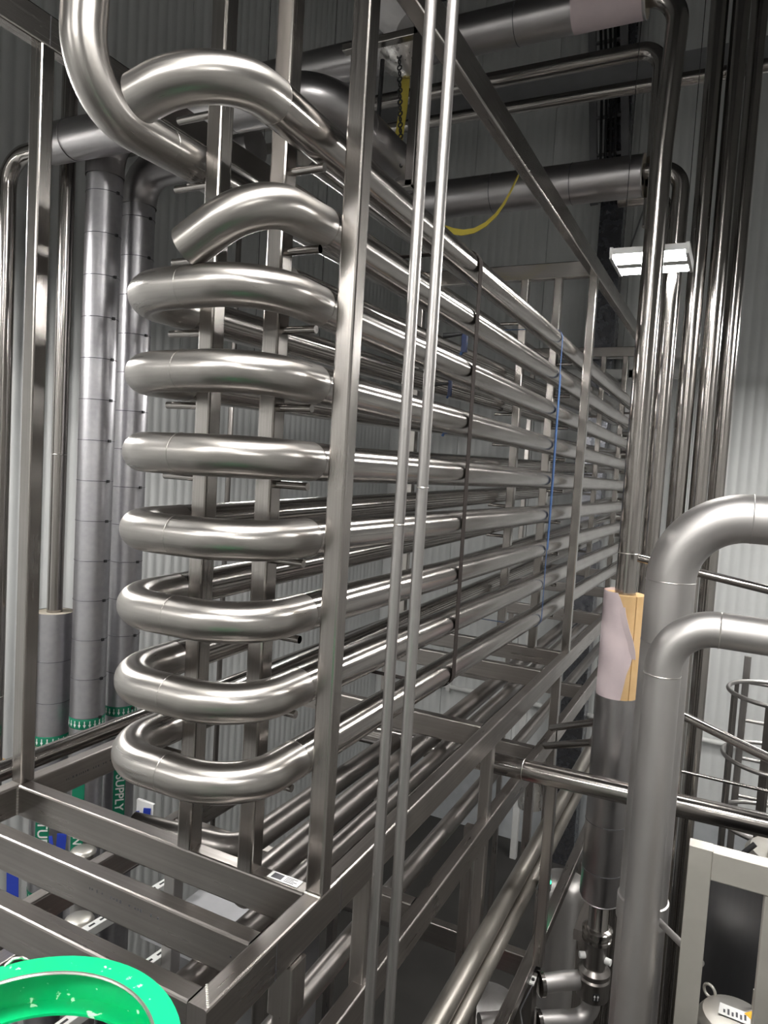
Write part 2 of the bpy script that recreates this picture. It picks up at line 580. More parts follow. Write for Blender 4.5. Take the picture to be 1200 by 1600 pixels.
# weld beads at the near corner post and left post
wb = MB()
for i in range(10):
    wb.lathe((XC - 0.022 + i * 0.0048, 1.531, ZT - 0.001), [(0.0038, 0), (0.003, 0.003), (0.001, 0.0045)], seg=8)
build('weld_bead', wb, SILVERP, rack)['kind'] = 'stuff'
wb = MB()
for i in range(9):
    wb.lathe((LI + 0.001, 1.522 , ZT - 0.012 - i * 0.010), [(0.0036, -0.004), (0.0036, 0.004)], seg=8)
build('weld_bead', wb, SILVERP, rack)['kind'] = 'stuff'
wb = MB()
for i in range(11):
    wb.lathe((XI + 0.004 + i * 0.0042, 1.148 - i * 0.0046, ZT - 0.001), [(0.0036, 0), (0.003, 0.002), (0.001, 0.003)], seg=8)
build('weld_bead', wb, SILVERP, rack)['kind'] = 'stuff'
# butt joints of the beams: fine dark seams standing a hair proud
sm = MB()
sm.box((XO - 0.0005, 1.338, ZT - 0.1), (XO + 0.0006, 1.340, ZT - 0.006))
sm.box((XO - 0.0005, 1.640, ZT - 0.1), (XO + 0.0006, 1.642, ZT - 0.006))
sm.box((LI - 0.0005, 1.565, 1.245), (LI + 0.0006, 1.567, 1.335))
sm.box((LI - 0.0005, 1.720, 1.245), (LI + 0.0006, 1.722, 1.335))
build('butt_seam', sm, BANDM, rack)
# rubbed-off mill stamp on the front faces of the crossbeams and the left beam
st = MB()
rs = random.Random(3)
def stamp(x0, x1, y, z, dx):
    x = x0
    while x < x1:
        wv = rs.uniform(0.004, 0.010)
        if rs.random() < 0.72:
            h = rs.uniform(0.004, 0.009)
            st.box((x, y - 0.0006, z - h / 2), (x + wv * 0.55, y + 0.0002, z + h / 2))
        x += wv + 0.003
stamp(-1.44, -1.20, 1.2976, ZT - 0.036, 1)
stamp(-0.975, -0.94, 1.2976, ZT - 0.05, 1)
build('mill_stamp', st, BEAM if False else BANDM, rack)['kind'] = 'stuff'
st = MB()
y = 1.70
while y < 2.05:
    wv = rs.uniform(0.004, 0.010)
    if rs.random() < 0.8:
        st.box((LI - 0.0002, y, ZT - 0.055), (LI + 0.0006, y + wv * 0.6, ZT - 0.048))
    y += wv + 0.004
build('mill_stamp', st, BANDM, rack)['kind'] = 'stuff'

stk = thing('shipping_sticker', 'white printed sticker on the crossbeam beside the near post', 'sticker', (-1.0, 1.548, ZT))
build('paper', MB().box((-1.045, 1.536, ZT + 0.0002), (-0.948, 1.568, ZT + 0.0012)), WHITE, stk)
m = MB()
m.box((-1.036, 1.541, ZT + 0.0012), (-1.004, 1.563, ZT + 0.0016))
for i in range(4):
    m.box((-0.996, 1.542 + i * 0.006, ZT + 0.0012), (-0.996 + rs.uniform(0.025, 0.042), 1.5445 + i * 0.006, ZT + 0.0016))
build('print', m, BANDM, stk)

# ------------------------------------------------------------------ the coil
XRP, XLP = -1.003, -1.435
coil = thing('pipe_coil', 'stack of shiny stainless tube loops resting on the rack pegs', 'pipe coil', (-1.22, 1.6, -0.8))
YE = 9.19
CL = 0.1524
def seam(o, c, d, r=RP):
    return build('weld_seam', MB().torus(c, d, r, 0.0009, 32, 6), BEND, o)
for k in range(9):
    ys = 1.575 if k > 1 else (1.345 if k == 0 else 1.575)
    build('straight_tube', MB().tube([(XRP, ys, zr(k, ys)), (XRP, YE, zr(k, YE))], RP, 40, 'nn'), STEEL, coil)
    if k >= 2:
        build('straight_tube', MB().tube([(XLP, 1.575, zl(k, 1.575)), (XLP, YE, zl(k, YE))], RP, 32, 'nn'), STEEL, coil)
for k in (0, 1):
    ys = 1.60 if k == 0 else 2.05
    build('straight_tube', MB().tube([(XLP, ys, zl(k, ys)), (XLP, YE, zl(k, YE))], RP, 32, 'cn'), STEEL, coil)
build('straight_tube', MB().tube([(XLP, 2.12, 1.07), (XLP, YE, 1.16)], RP, 32, 'cn'), STEEL, coil)
for k in range(2, 9):
    yf = 1.332
    p = arc([(XRP, 1.575, zr(k, 1.575)), (XRP, yf, zr(k, yf)), (XLP, yf, zl(k, yf)), (XLP, 1.575, zl(k, 1.575))], CL, 14)
    bnd = build('return_bend', MB().tube(p, RP, 40, 'nn'), BEND, coil)
    seam(bnd, (XRP, 1.575, zr(k, 1.575)), (0, 1, 0))
    seam(bnd, ((XRP + XLP) / 2, yf, TIER[k]), (1, 0, 0))
    seam(bnd, (XLP, 1.575, zl(k, 1.575)), (0, 1, 0))
# far ends: each right tube joins the left tube one tier down
for k in range(8):
    p = arc([(XRP, YE, zr(k, YE)), (XRP, YE + 0.2, zr(k, YE)), (XLP, YE + 0.2, zl(k + 1, YE)), (XLP, YE, zl(k + 1, YE))], CL, 10)
    build('return_bend', MB().tube(p, RP, 24, 'nn'), BEND, coil)
# two half-open bends at the top, right side
z1 = zr(0, 1.345)
p = arc([(XRP, 1.345, z1), (XRP, 1.1435, 0.792), (-1.201, 1.1435, 0.746)], 0.160, 22)
h1 = build('open_bend', MB().tube(p, RP, 44, 'no'), BEND, coil)
lab(h1, 'topmost open-ended bend')
seam(h1, (XRP, 1.345, z1), (0, 1, 0))
z2 = zr(1, 1.575)
p = arc([(XRP, 1.575, z2), (XRP, 1.308, 0.585), (-1.201, 1.308, 0.4855)], 0.125, 22)
h2 = build('open_bend', MB().tube(p, RP, 44, 'no'), BEND, coil)
lab(h2, 'lower open-ended bend tilted down')
seam(h2, (XRP, 1.575, z2), (0, 1, 0))
# the S-shaped riser at the top left
ris = thing('riser_pipe', 'shiny stainless riser elbow coming down from above, top left of coil', 'pipe', (-1.41, 1.3, 0.9))
p = arc([(-1.413, 1.557, 0.800), (-1.413, 1.166, 0.792), (-1.368, 1.166, 1.60), (-1.36, 1.166, 3.2)], [0.155, 0.6], 20)
build('elbow_tube', MB().tube(p, RP, 44, 'oc'), BEND, ris)
build('weld_seam', MB().torus((-1.413, 1.44, 0.798), (0, 1, 0), RP, 0.0009, 32, 6), BEND, ris)

# ------------------------------------------------------------------ straps on the coil
def strap_loop(name, y, z0, z1, x0, x1, wd, mat, label, th=0.0025):
    t = thing(name, label, 'strap', (x1, y, z0))
    pts = []
    r = RP + 0.004
    n = 10
    for i in range(n + 1):
        a = math.pi * i / n
        pts.append((x1 - r * 0 + r * math.cos(a) * 1.0, y, z1 + r * math.sin(a)))
    top = [(x1 + r * math.cos(math.pi * i / n), y, z1 + r * math.sin(math.pi * i / n)) for i in range(n // 2 + 1)]
    bot = [(x1 + r * math.cos(math.pi * i / n), y, z0 - r * math.sin(math.pi * i / n)) for i in range(n // 2 + 1)]
    path = [(x0, y, z1 + r)] + top[::-1] + bot + [(x0, y, z0 - r)]
    build('webbing', MB().strip(path, (0, 1, 0), wd, th), mat, t)
    return t
strap_loop('tie_strap', 2.63, zr(8, 2.63), zr(0, 2.63), XLP, XRP, 0.038, BROWN, 'dark brown strap tied round the coil tubes, nearer strap')
bs = strap_loop('ratchet_strap', 4.05, zr(8, 4.05), zr(0, 4.05), XLP, XRP, 0.012, BLUE, 'blue strap wrapped round the coil tubes near the far post')
build('twisted_webbing', MB().strip([(XRP + 0.058, 4.05, zr(1, 4.05)), (XRP + 0.060, 4.05, zr(3, 4.05)), (XRP + 0.061, 4.05, zr(4, 4.05)), (XRP + 0.060, 4.05, zr(5, 4.05)), (XRP + 0.058, 4.05, zr(6, 4.05))], (0, 1, 0), 0.034, 0.003), BLUE, bs)

# spring clamps hanging on the coil's back row
def clamp(x, y, z, s, label):
    t = thing('bar_clamp', label, 'clamp', (x, y, z), 'clamps between the coil tubes')
    m = MB()
    m.bar((x, y, z + 0.05 * s), (x, y, z - 0.07 * s), 0.034 * s, 0.02 * s, (0, 1, 0), 0.006)
    build('jaw', m, NAVY, t)
    build('handle', MB().tube([(x - 0.005, y, z + 0.03 * s), (x - 0.06 * s, y - 0.02, z + 0.018 * s), (x - 0.11 * s, y - 0.03, z + 0.012 * s)], [0.009 * s, 0.011 * s, 0.016 * s], 10), BLACK, t)
    build('trigger', MB().bar((x + 0.012 * s, y, z - 0.02 * s), (x - 0.02 * s, y, z - 0.085 * s), 0.016 * s, 0.016 * s, (0, 1, 0), 0.004), BLUE, t)
    return t
clamp(-1.21, 3.20, 0.62, 0.9, 'blue clamp hanging between the second and third tubes')
clamp(-1.21, 3.05, 0.375, 0.6, 'small dark clamp under the third tube')
clamp(-1.21, 3.03, 0.21, 0.7, 'dark clamp dangling below the fourth tube')

# ------------------------------------------------------------------ thin vertical tubes in front of the rack
for (x, y, ly, zw, label) in ((-0.70, 1.500, 0, -0.135, 'left one of two thin grey tubes in front of the rack post'),
                              (-0.652, 1.512, 0, -0.045, 'right one of two thin grey tubes in front of the rack')):
    t = thing('thin_tube', label, 'pipe', (x, y, FLOOR), 'pair of thin vertical tubes')
    build('tube', MB().tube([(x, y, FLOOR + 0.001), (x, y, 3.4)], 0.0134, 24), CONDUIT, t)
    build('weld_seam', MB().torus((x, y, zw), (0, 0, 1), 0.0134, 0.0016, 24, 6), SILVERP, t)

# ------------------------------------------------------------------ insulated header and tall pipe on the right
VX, VY = -0.458, 3.70
tp = thing('tall_pipe', 'tall polished pipe dropping into pink-wrapped insulation right of rack', 'pipe', (VX, VY, FLOOR))
pts = arc([(VX - 0.5, VY, 2.33), (VX + 0.03, VY, 2.33), (VX, VY, 1.6), (VX, VY, -2.15)], [0.16, 2.0], 12)
build('bare_tube', MB().tube(pts, RP, 36, 'nn'), STEEL, tp)
build('weld_seam', MB().torus((VX, VY, -0.36), (0, 0, 1), RP, 0.0016, 30, 6), SILVERP, tp)
# exposed tan foam in two half shells with an open joint
def shell(r0, r1, z0, z1, a0, a1, n=24, c=(VX, VY)):
    m = MB()
    rings = []
    for r, z in ((r0, z0), (r1, z0), (r1, z1), (r0, z1), (r0, z0)):
        rings.append([(c[0] + r * math.cos(a0 + (a1 - a0) * i / n), c[1] + r * math.sin(a0 + (a1 - a0) * i / n), z) for i in range(n + 1)])
    m.loft(rings, [r1 * (a1 - a0) * i / n for i in range(n + 1)] + [0], [0, r1 - r0, z1 - z0, z1 - z0 + r1 - r0, 2 * (z1 - z0)], closed=False)
    for i in (0, n):
        b = len(m.v)
        m.v += [rings[q][i] for q in range(4)]
        m.face([b, b + 1, b + 2, b + 3])
    return m
FC = math.atan2(-VY, -VX)            # azimuth from the pipe towards the walkway
j = FC + math.asin(0.55)             # the open joint, a bit right of the front
build('foam_shell', shell(RP + 0.002, 0.098, -1.09, -0.565, j + 0.05, j + math.pi), FOAM, tp)
build('foam_shell', shell(RP + 0.002, 0.098, -1.09, -0.565, j - math.pi + 0.01, j - 0.01), FOAM, tp)
# torn pink paper, its free edge wandering round the foam
pap = MB()
edge = [(-1.085, 0.16), (-1.02, 0.26), (-0.95, 0.36), (-0.90, 0.52), (-0.86, 0.60), (-0.82, 0.58), (-0.78, 0.50), (-0.70, 0.24), (-0.62, -0.02), (-0.575, -0.20), (-0.552, -0.34)]
rings = []
for z, e in edge:
    a1 = FC + e
    a0 = FC - math.pi * 1.02
    row = [(VX + 0.1005 * math.cos(a0 + (a1 - a0) * i / 30), VY + 0.1005 * math.sin(a0 + (a1 - a0) * i / 30), z) for i in range(31)]
    rings.append(row)
    rings_out = row
outer = [[(VX + (p[0] - VX) * 1.02, VY + (p[1] - VY) * 1.02, p[2]) for p in r] for r in rings]
us = [i * 0.01 for i in range(32)]
pap.loft(rings, us, [i * 0.05 for i in range(len(rings))], closed=False)
pap.loft(outer, us, [i * 0.05 for i in range(len(rings))], closed=False)
pap.loft([[r[-1] for r in rings], [r[-1] for r in outer]], us, [0, 0.002], closed=False)
build('torn_paper', pap, PAPER, tp)
# the curled lip of the tear
lip = MB()
lp = []
for z, e, o in ((-0.87, 0.60, 0.003), (-0.83, 0.50, 0.012), (-0.78, 0.36, 0.016), (-0.72, 0.16, 0.014), (-0.66, 0.0, 0.008), (-0.62, -0.08, 0.002)):
    a = FC + e
    lp.append((VX + (0.101 + o) * math.cos(a), VY + (0.101 + o) * math.sin(a), z))
lip.strip(lp, (math.cos(FC + 1.2), math.sin(FC + 1.2), 0.3), 0.030, 0.002)
build('paper_curl', lip, PAPER, tp)
jk = build('jacket', MB().lathe((VX, VY, -2.16), [(0.085, 0), (0.1035, 0.03), (0.1035, 1.08)], seg=40), SMOOTHJ, tp)
for z in (-1.735, -1.985):
    build('jacket_seam', MB().torus((VX, VY, z), (0, 0, 1), 0.1035, 0.0016, 40, 6), BANDM, jk)
build('jacket_rim', MB().torus((VX, VY, -2.15), (0, 0, 1), 0.092, 0.004, 36, 6), SMOOTHJ, tp)
fit = MB()
fit.lathe((VX, VY, -2.31), [(0.058, 0), (0.050, 0.02), (0.050, 0.17)], seg=32)
build('fitting_neck', fit, STEEL, tp)
build('clamp_ferrule', MB().lathe((VX, VY, -2.38), [(0.060, 0), (0.074, 0.01), (0.074, 0.025), (0.062, 0.03), (0.062, 0.04), (0.076, 0.05), (0.076, 0.07), (0.060, 0.08)], seg=32), STEEL, tp)
build('valve_neck', MB().lathe((VX, VY, -2.52), [(0.056, 0), (0.052, 0.145)], seg=32), DARKS, tp)
vb = build('valve_body', MB().lathe((VX, VY, -2.68), [(0.070, 0), (0.082, 0.012), (0.082, 0.11), (0.074, 0.12), (0.082, 0.13), (0.082, 0.15), (0.062, 0.17)], seg=36), DARKS, tp)
# black plate with two white arrows pointing up
pa = FC + 0.25
px, py = VX + 0.0835 * math.cos(pa), VY + 0.0835 * math.sin(pa)
tx, ty = -math.sin(pa), math.cos(pa)
plate = MB()
plate.bar((px, py, -2.645), (px, py, -2.605), 0.034, 0.002, (math.cos(pa), math.sin(pa), 0), 0.0005)
build('arrow_plate', plate, BLACK, tp)
ar = MB()
for s in (-1, 1):
    cx, cy = px + tx * s * 0.008 + 0.0016 * math.cos(pa), py + ty * s * 0.008 + 0.0016 * math.sin(pa)
    ar.bar((cx, cy, -2.640), (cx, cy, -2.623), 0.003, 0.001, (math.cos(pa), math.sin(pa), 0), 0.0002)
    b = len(ar.v)
    ar.v += [(cx - tx * 0.006, cy - ty * 0.006, -2.623), (cx + tx * 0.006, cy + ty * 0.006, -2.623), (cx, cy, -2.611)]
    ar.face([b, b + 1, b + 2])
build('arrow', ar, WHITE, tp)
for s in (-1, 1):
    a = FC + s * 1.25
    build('side_knob', MB().tube([(VX + 0.05 * math.cos(a), VY + 0.05 * math.sin(a), -2.46), (VX + 0.082 * math.cos(a), VY + 0.082 * math.sin(a), -2.46)], 0.017, 12), WHITE, tp)
# two elbows leaving the valve to a flanged block
for zz in (-2.60, -2.80):
    if zz > -2.7:
        pt = arc([(VX - 0.06, VY - 0.02, zz), (-0.60, VY - 0.08, zz), (-0.69, VY - 0.16, zz)], 0.08, 6)
    else:
        pt = arc([(VX, VY, -2.67), (VX, VY, zz), (-0.69, VY - 0.16, zz)], 0.085, 10)
    build('outlet_elbow', MB().tube(pt, 0.046, 26), MATTE, tp)
    e = pt[-1]
    build('clamp_ferrule', MB().lathe(e, [(0.046, -0.012), (0.060, -0.008), (0.060, 0.012), (0.046, 0.016)], (-0.8, -0.6, 0), 26), STEEL, tp)
fb = thing('valve_block', 'dark square valve block between two clamped elbows, bottom right', 'valve', (-0.72, 3.48, -3.1))
build('block', MB().box((-0.800, 3.43, -2.90), (-0.708, 3.53, -2.545), 0.006), DARKS, fb)
build('bracket', MB().box((-0.735, 3.43, -2.545), (-0.705, 3.49, -2.536)), WHITE, fb)
build('bolt', MB().lathe((-0.716, 3.458, -2.536), [(0.009, 0), (0.009, 0.008)], seg=6), BLACK, fb)
build('stub_pipe', MB().tube([(-0.802, 3.48, -2.80), (-0.95, 3.37, -2.80)], 0.046, 24), MATTE, fb)
build('cable', MB().tube(arc([(-0.71, 3.425, -2.54), (-0.76, 3.41, -2.68), (-0.72, 3.415, -2.84), (-0.78, 3.40, -3.1)], 0.05, 5), 0.004, 8), GREYBOX, fb)
build('post', MB().box((-0.775, 3.46, FLOOR + 0.001), (-0.735, 3.50, -2.90), 0.004), DARKS, fb)

# horizontal insulated headers overhead, running across towards the left
def header(name, label, y, z, x0, x1, r, rin, bands, wrap=None):
    t = thing(name, label, 'pipe', (x1, y, z), 'insulated headers under the roof')
    o = build('jacket', MB().tube([(x0, y, z), (x1, y, z)], r, 40, 'cn'), SMOOTHJ, t)
    e = MB().lathe((x1, y, z), [(r, 0), (r, 0.004), (r - 0.012, 0.004), (rin + 0.004, -0.004)], (1, 0, 0), 36, False)
    build('insulation_end', e, RIMFOAM, t)
    build('end_ring', MB().torus((x1, y, z), (1, 0, 0), r, 0.004, 36, 6), SMOOTHJ, t)
    for bx in bands:
        build('jacket_band', MB().torus((bx, y, z), (1, 0, 0), r, 0.0022, 36, 6), BANDM, o)
    if wrap:
        build('paper_wrap', MB().tube([(wrap, y, z), (x1 - 0.012, y, z)], r + 0.002, 40, 'cc'), PAPER, t)
    return t
header('insulated_header', 'topmost insulated pipe with pale pink paper-wrapped end', VY, 2.335, -4.2, -0.585, 0.102, RP, (-1.55, -1.22, -1.9), -0.93)
header('insulated_header', 'silver insulated pipe with a bare end behind the tall pipe', 4.45, 1.78, -2.1, -0.64, 0.118, RP, (-1.55, -1.05))
# bare pipe out of the lower header, down behind the tall pipe
V2X, V2Y = -0.432, 4.45
t = thing('drop_pipe', 'bright polished drop pipe bending down from the silver insulated header', 'pipe', (V2X, V2Y, FLOOR))
build('tube', MB().tube(arc([(-0.70, V2Y, 1.80), (V2X, V2Y, 1.80), (V2X, V2Y, FLOOR + 0.001)], 0.12, 12), 0.046, 32, 'nc'), STEEL, t)
t = thing('drop_pipe', 'second pipe elbow close behind the tall pipe and header end', 'pipe', (-0.45, 4.9, FLOOR))
build('tube', MB().tube(arc([(-0.85, 4.9, 1.82), (-0.545, 4.9, 1.82), (-0.545, 4.9, FLOOR + 0.001)], 0.12, 10), 0.046, 28, 'cc'), STEEL, t)
for x, y, r, label in ((-0.330, 4.75, RP, 'left one of three tall polished pipes at the right edge'),
                       (-0.212, 4.77, RP, 'middle one of three tall polished pipes at the right edge'),
                       (-0.125, 5.25, RP, 'right one of three tall polished pipes at the right edge')):
    xx = x
    t = thing('stand_pipe', label, 'pipe', (xx, y, FLOOR), 'tall polished pipes at the right')
    build('tube', MB().tube([(xx, y, FLOOR + 0.001), (xx, y, 4.6)], r, 32), STEEL, t)
    build('floor_flange', MB().lathe((xx, y, FLOOR + 0.001), [(r + 0.007, 0), (r + 0.007, 0.012), (r + 0.001, 0.014)], seg=28), BEAM, t)

# bare horizontal pipes under the roof
t = thing('roof_pipe', 'upper bare pipe under the roof, elbowed at its right end', 'pipe', (-1.2, 4.5, 2.5), 'bare pipes under the roof')
build('tube', MB().tube(arc([(-5.0 + 0.05, 4.5, 2.52), (-0.60, 4.5, 2.52), (-0.585, 4.5, 1.5)], 0.12, 10), 0.048, 28, 'cc'), STEEL, t)
t = thing('roof_pipe', 'lower bare pipe under the roof passing behind the tall pipes', 'pipe', (-1.2, 5.5, 2.8), 'bare pipes under the roof')
build('tube', MB().tube([(-5.0 + 0.05, 5.5, 2.86), (4.1, 5.5, 2.80)], 0.046, 28), STEEL, t)
t = thing('roof_beam', 'grey channel beam crossing between the bare roof pipes', 'beam', (-1.2, 8.2, 3.9))
m = MB()
m.bar((XL + 0.05, 8.2, 4.36), (XR - 0.05, 8.2, 4.36), 0.16, 0.22, (0, 0, 1), 0.01)
build('web', m, GALV if False else GREYBOX, t)
build('flange', MB().box((XL + 0.05, 8.08, 4.22), (XR - 0.05, 8.32, 4.245)), GREYBOX, t)
t = thing('cable_tray', 'cable tray with black cables rising behind the insulated header', 'cable tray', (-1.65, 9.6, 4.2))
for s in (-1, 1):
    build('side_rail', MB().bar((-1.80 + s * 0.20, 9.75, 3.6), (-2.05 + s * 0.20, 9.75, 6.5), 0.10, 0.06, (0, 1, 0), 0.006), GREYBOX, t)
for i in range(6):
    f = i / 5
    build('rung', MB().bar((-2.0 - 0.22 * f, 9.75, 3.75 + 2.4 * f), (-1.62 - 0.22 * f, 9.75, 3.75 + 2.4 * f), 0.05, 0.03), GREYBOX, t)
for i in range(4):
    build('cable', MB().tube([(-1.92 + i * 0.06, 9.70, 3.6), (-2.0 + i * 0.06, 9.70, 5.0), (-2.14 + i * 0.06, 9.70, 6.5)], 0.018, 8), BLACK, t)

# galvanised column in front of the far wall
t = thing('wall_column', 'dark galvanised sheet column against the far wall', 'column', (-1.78, 9.9, FLOOR))
build('casing', MB().box((-1.93, 9.82, FLOOR + 0.001), (-1.63, 10.10, 6.6), 0.01), GALV, t)
build('lower_casing', MB().box((-1.945, 9.80, FLOOR + 0.001), (-1.615, 10.10, 2.10), 0.01), GALV, t)
t = thing('wall_cable', 'grey cable looping down the far wall beside the column', 'cable', (-1.4, 10.05, 2.5))
build('wire', MB().tube(arc([(-1.38, 10.12, 4.9), (-1.42, 10.12, 3.6), (-1.58, 10.12, 3.0), (-1.30, 10.12, 2.72), (-0.9, 10.12, 2.85), (-0.6, 10.12, 2.85)], 0.2, 6), 0.012, 8), GREYBOX, t)
t = thing('wall_conduit', 'white conduit clipped low along the far wall', 'conduit', (-3.4, 10.0, -3.3))
build('tube', MB().tube([(XL + 0.12, 10.08, -3.31), (2.6, 10.08, -3.33)], 0.035, 14), WHITE, t)
for x in (-3.7, -2.2, -0.6):
    build('clip', MB().box((x - 0.03, 10.03, -3.36), (x + 0.03, 10.16, -3.26)), WHITE, t)

# pale framework far behind the coil
t = thing('far_frame', 'pale steel frame standing at the far end behind the rack', 'frame', (-1.6, 9.5, FLOOR))
for x in (-2.4, -1.33, -0.5):
    build('upright', MB().bar((x, 9.62, FLOOR + 0.001), (x, 9.62, 1.62), 0.09, 0.09, (0, 1, 0), 0.01), WHITE, t)
for z in (1.62, 1.36):
    build('crosspiece', MB().bar((-2.6, 9.62, z), (-0.2, 9.62, z), 0.09, 0.12, (0, 0, 1), 0.01), WHITE, t)

# ------------------------------------------------------------------ two big dull pipes, right foreground
t = thing('dull_pipe', 'large dull grey pipe with broad elbow, right foreground', 'pipe', (-0.185, 2.70, FLOOR), 'dull foreground pipes')
R1 = 0.0835
build('tube', MB().tube(arc([(-0.185, 2.70, FLOOR + 0.001), (-0.185, 2.70, -0.105), (2.4, 2.80, -0.12)], 0.235, 22), R1, 48, 'cc'), MATTE, t)
for c, d in (((-0.185, 2.70, -0.345), (0, 0, 1)), ((-0.185, 2.70, -0.565), (0, 0, 1)), ((0.053, 2.709, -0.106), (1, 0.04, 0))):
    build('weld_seam', MB().torus(c, d, R1, 0.0018, 44, 6), MATTE, t)
build('pipe_collar', MB().lathe((-0.185, 2.70, -1.60), [(R1 + 0.001, 0), (R1 + 0.006, 0.003), (R1 + 0.006, 0.085), (R1 + 0.001, 0.088)], seg=44), MATTE, t)
t = thing('dull_pipe', 'smaller dull grey pipe with tight elbow in front of large one', 'pipe', (-0.165, 2.42, FLOOR), 'dull foreground pipes')
R2 = 0.0560
build('tube', MB().tube(arc([(-0.170, 2.42, FLOOR + 0.001), (-0.166, 2.42, -0.445), (2.2, 2.50, -0.475)], 0.150, 20), R2, 44, 'cc'), MATTE, t)
for c, d in (((-0.167, 2.42, -0.612), (0, 0, 1)), ((-0.012, 2.425, -0.447), (1, 0.03, -0.01))):
    build('weld_seam', MB().torus(c, d, R2, 0.0022, 40, 6), SILVERP, t)

# cross pipe under the rack base, behind the dull pipes
t = thing('cross_pipe', 'polished pipe crossing under the rack base to the right', 'pipe', (-0.4, 3.412, -1.43))
build('tube', MB().tube([(-1.75, 3.412, -1.473), (2.2, 3.412, -1.405)], RP, 36), STEEL, t)
build('weld_seam', MB().torus((-0.83, 3.412, -1.457), (1, 0, 0), RP, 0.0015, 30, 6), SILVERP, t)
def rod(name, label, a, b, r, mat=STEEL):
    t = thing(name, label, 'rod', a)
    build('tube', MB().tube([a, b], r, 18), mat, t)
    return t
rod('support_rod', 'slim polished rail behind the large dull pipe elbow', (-0.40, 3.62, -0.372), (0.75, 3.45, -0.52), 0.020)
rod('support_rod', 'slanting polished handrail right of the dull pipes', (-0.149, 3.318, -1.002), (0.50, 2.98, -1.10), 0.019)
rod('support_rod', 'thin straight rod crossing to the ladder bars', (-0.135, 3.852, -1.454), (0.60, 3.852, -1.46), 0.0085)
rod('support_rod', 'short pale rod between dull pipe and white-lit frame leg', (-0.118, 2.52, -1.480), (0.02, 2.30, -1.44), 0.011, MATTE)  # the frame leg is pale by its own steel colour
rod('support_rod', 'upper one of two short rods beside the jacketed pipe', (-0.87, 4.20, -1.50), (-0.562, 3.78, -1.27), 0.020)
rod('support_rod', 'lower one of two short rods beside the jacketed pipe', (-0.87, 4.05, -1.56), (-0.562, 3.72, -1.36), 0.020)

# ------------------------------------------------------------------ ladder cage, tank and stand on the right
t = thing('ladder_cage', 'caged ladder with round steel hoops at the right edge', 'ladder', (0.55, 5.66, FLOOR))
LX, LY, LR = 0.40, 5.72, 0.34
for z in (-1.46, -1.93, -2.40):
    build('hoop', MB().torus((LX, LY, z), (0, 0, 1), LR, 0.016, 48, 10), CONDUIT, t)
for a in (200, 255, 310, 150, 95):
    x, y = LX + (LR - 0.014) * math.cos(math.radians(a)), LY + (LR - 0.014) * math.sin(math.radians(a))
    build('cage_bar', MB().bar((x, y, -3.0), (x, y, -1.47), 0.05, 0.008, (math.cos(math.radians(a)), math.sin(math.radians(a)), 0), 0.001), DARKS, t)
for s in (-0.22, 0.22):
    build('stile', MB().bar((LX + s, LY + 0.4, FLOOR + 0.001), (LX + s, LY + 0.4, -1.3), 0.05, 0.03, (0, 1, 0), 0.004), CONDUIT, t)
for i in range(13):
    build('rung', MB().tube([(LX - 0.22, LY + 0.4, -5.1 + i * 0.3), (LX + 0.22, LY + 0.4, -5.1 + i * 0.3)], 0.014, 10), CONDUIT, t)

t = thing('process_tank', 'stainless tank with domed lid behind the ladder cage', 'tank', (0.48, 4.82, FLOOR))
build('shell', MB().lathe((0.48, 4.82, FLOOR + 0.001), [(0.36, 0), (0.36, -2.55 - FLOOR), (0.33, -2.48 - FLOOR), (0.20, -2.42 - FLOOR)], seg=40), LIDM, t)
build('lid_rim', MB().lathe((0.48, 4.82, -2.42), [(0.24, 0), (0.26, 0.01), (0.26, 0.22), (0.23, 0.25)], seg=40), LIDM, t)
build('lid_dome', MB().lathe((0.50, 4.74, -2.17), [(0.16, 0), (0.16, 0.04), (0.12, 0.09), (0.05, 0.12)], seg=32), DARKS, t)
build('handle', MB().tube(arc([(0.24, 4.72, -2.45), (0.20, 4.70, -2.2), (0.27, 4.72, -2.12)], 0.05, 6), 0.016, 10), BLACK, t)

t = thing('steel_stand', 'pale angle-steel stand around a dark tank, bottom right', 'stand', (0.0, 2.2, FLOOR))
build('leg', MB().bar((-0.008, 2.20, FLOOR + 0.001), (-0.008, 2.20, -1.03), 0.062, 0.05, (0, 1, 0), 0.003), STANDM, t)
build('leg', MB().bar((0.190, 2.20, FLOOR + 0.001), (0.190, 2.20, -1.115), 0.062, 0.05, (0, 1, 0), 0.003), STANDM, t)
build('top_angle', MB().bar((0.0235, 2.20, -1.072), (0.80, 2.20, -1.072), 0.05, 0.084, (0, 0, 1), 0.003), STANDM, t)
solo('dark_cabinet', MB().box((0.0, 2.80, FLOOR + 0.001), (0.62, 2.83, -1.40), 0.004), TANKM, 'tall dark metal cabinet standing inside the pale stand', 'cabinet', (0.3, 2.8, FLOOR))
t = thing('filter_housing', 'small steel canister with domed lid and stickers, bottom right', 'canister', (0.135, 2.48, FLOOR))
build('shell', MB().lathe((0.135, 2.48, FLOOR + 0.001), [(0.10, 0), (0.10, -1.78 - FLOOR), (0.105, -1.75 - FLOOR)], seg=40), LIDM, t)
build('lid', MB().lathe((0.135, 2.48, -1.745), [(0.108, 0), (0.113, 0.01), (0.112, 0.035), (0.098, 0.056), (0.06, 0.067), (0.01, 0.070)], seg=44), LIDM, t)
build('lifting_eye', MB().torus((0.055, 2.56, -1.685), (0.6, 1, 0), 0.020, 0.005, 20, 8), LIDM, t)
build('vent_stub', MB().tube([(0.185, 2.545, -1.69), (0.185, 2.545, -1.62)], 0.006, 10), LIDM, t)
build('vent_hole', MB().torus((0.13, 2.395, -1.695), (0, 0.4, 1), 0.010, 0.004, 16, 6), BLACK, t)
stk2 = MB()
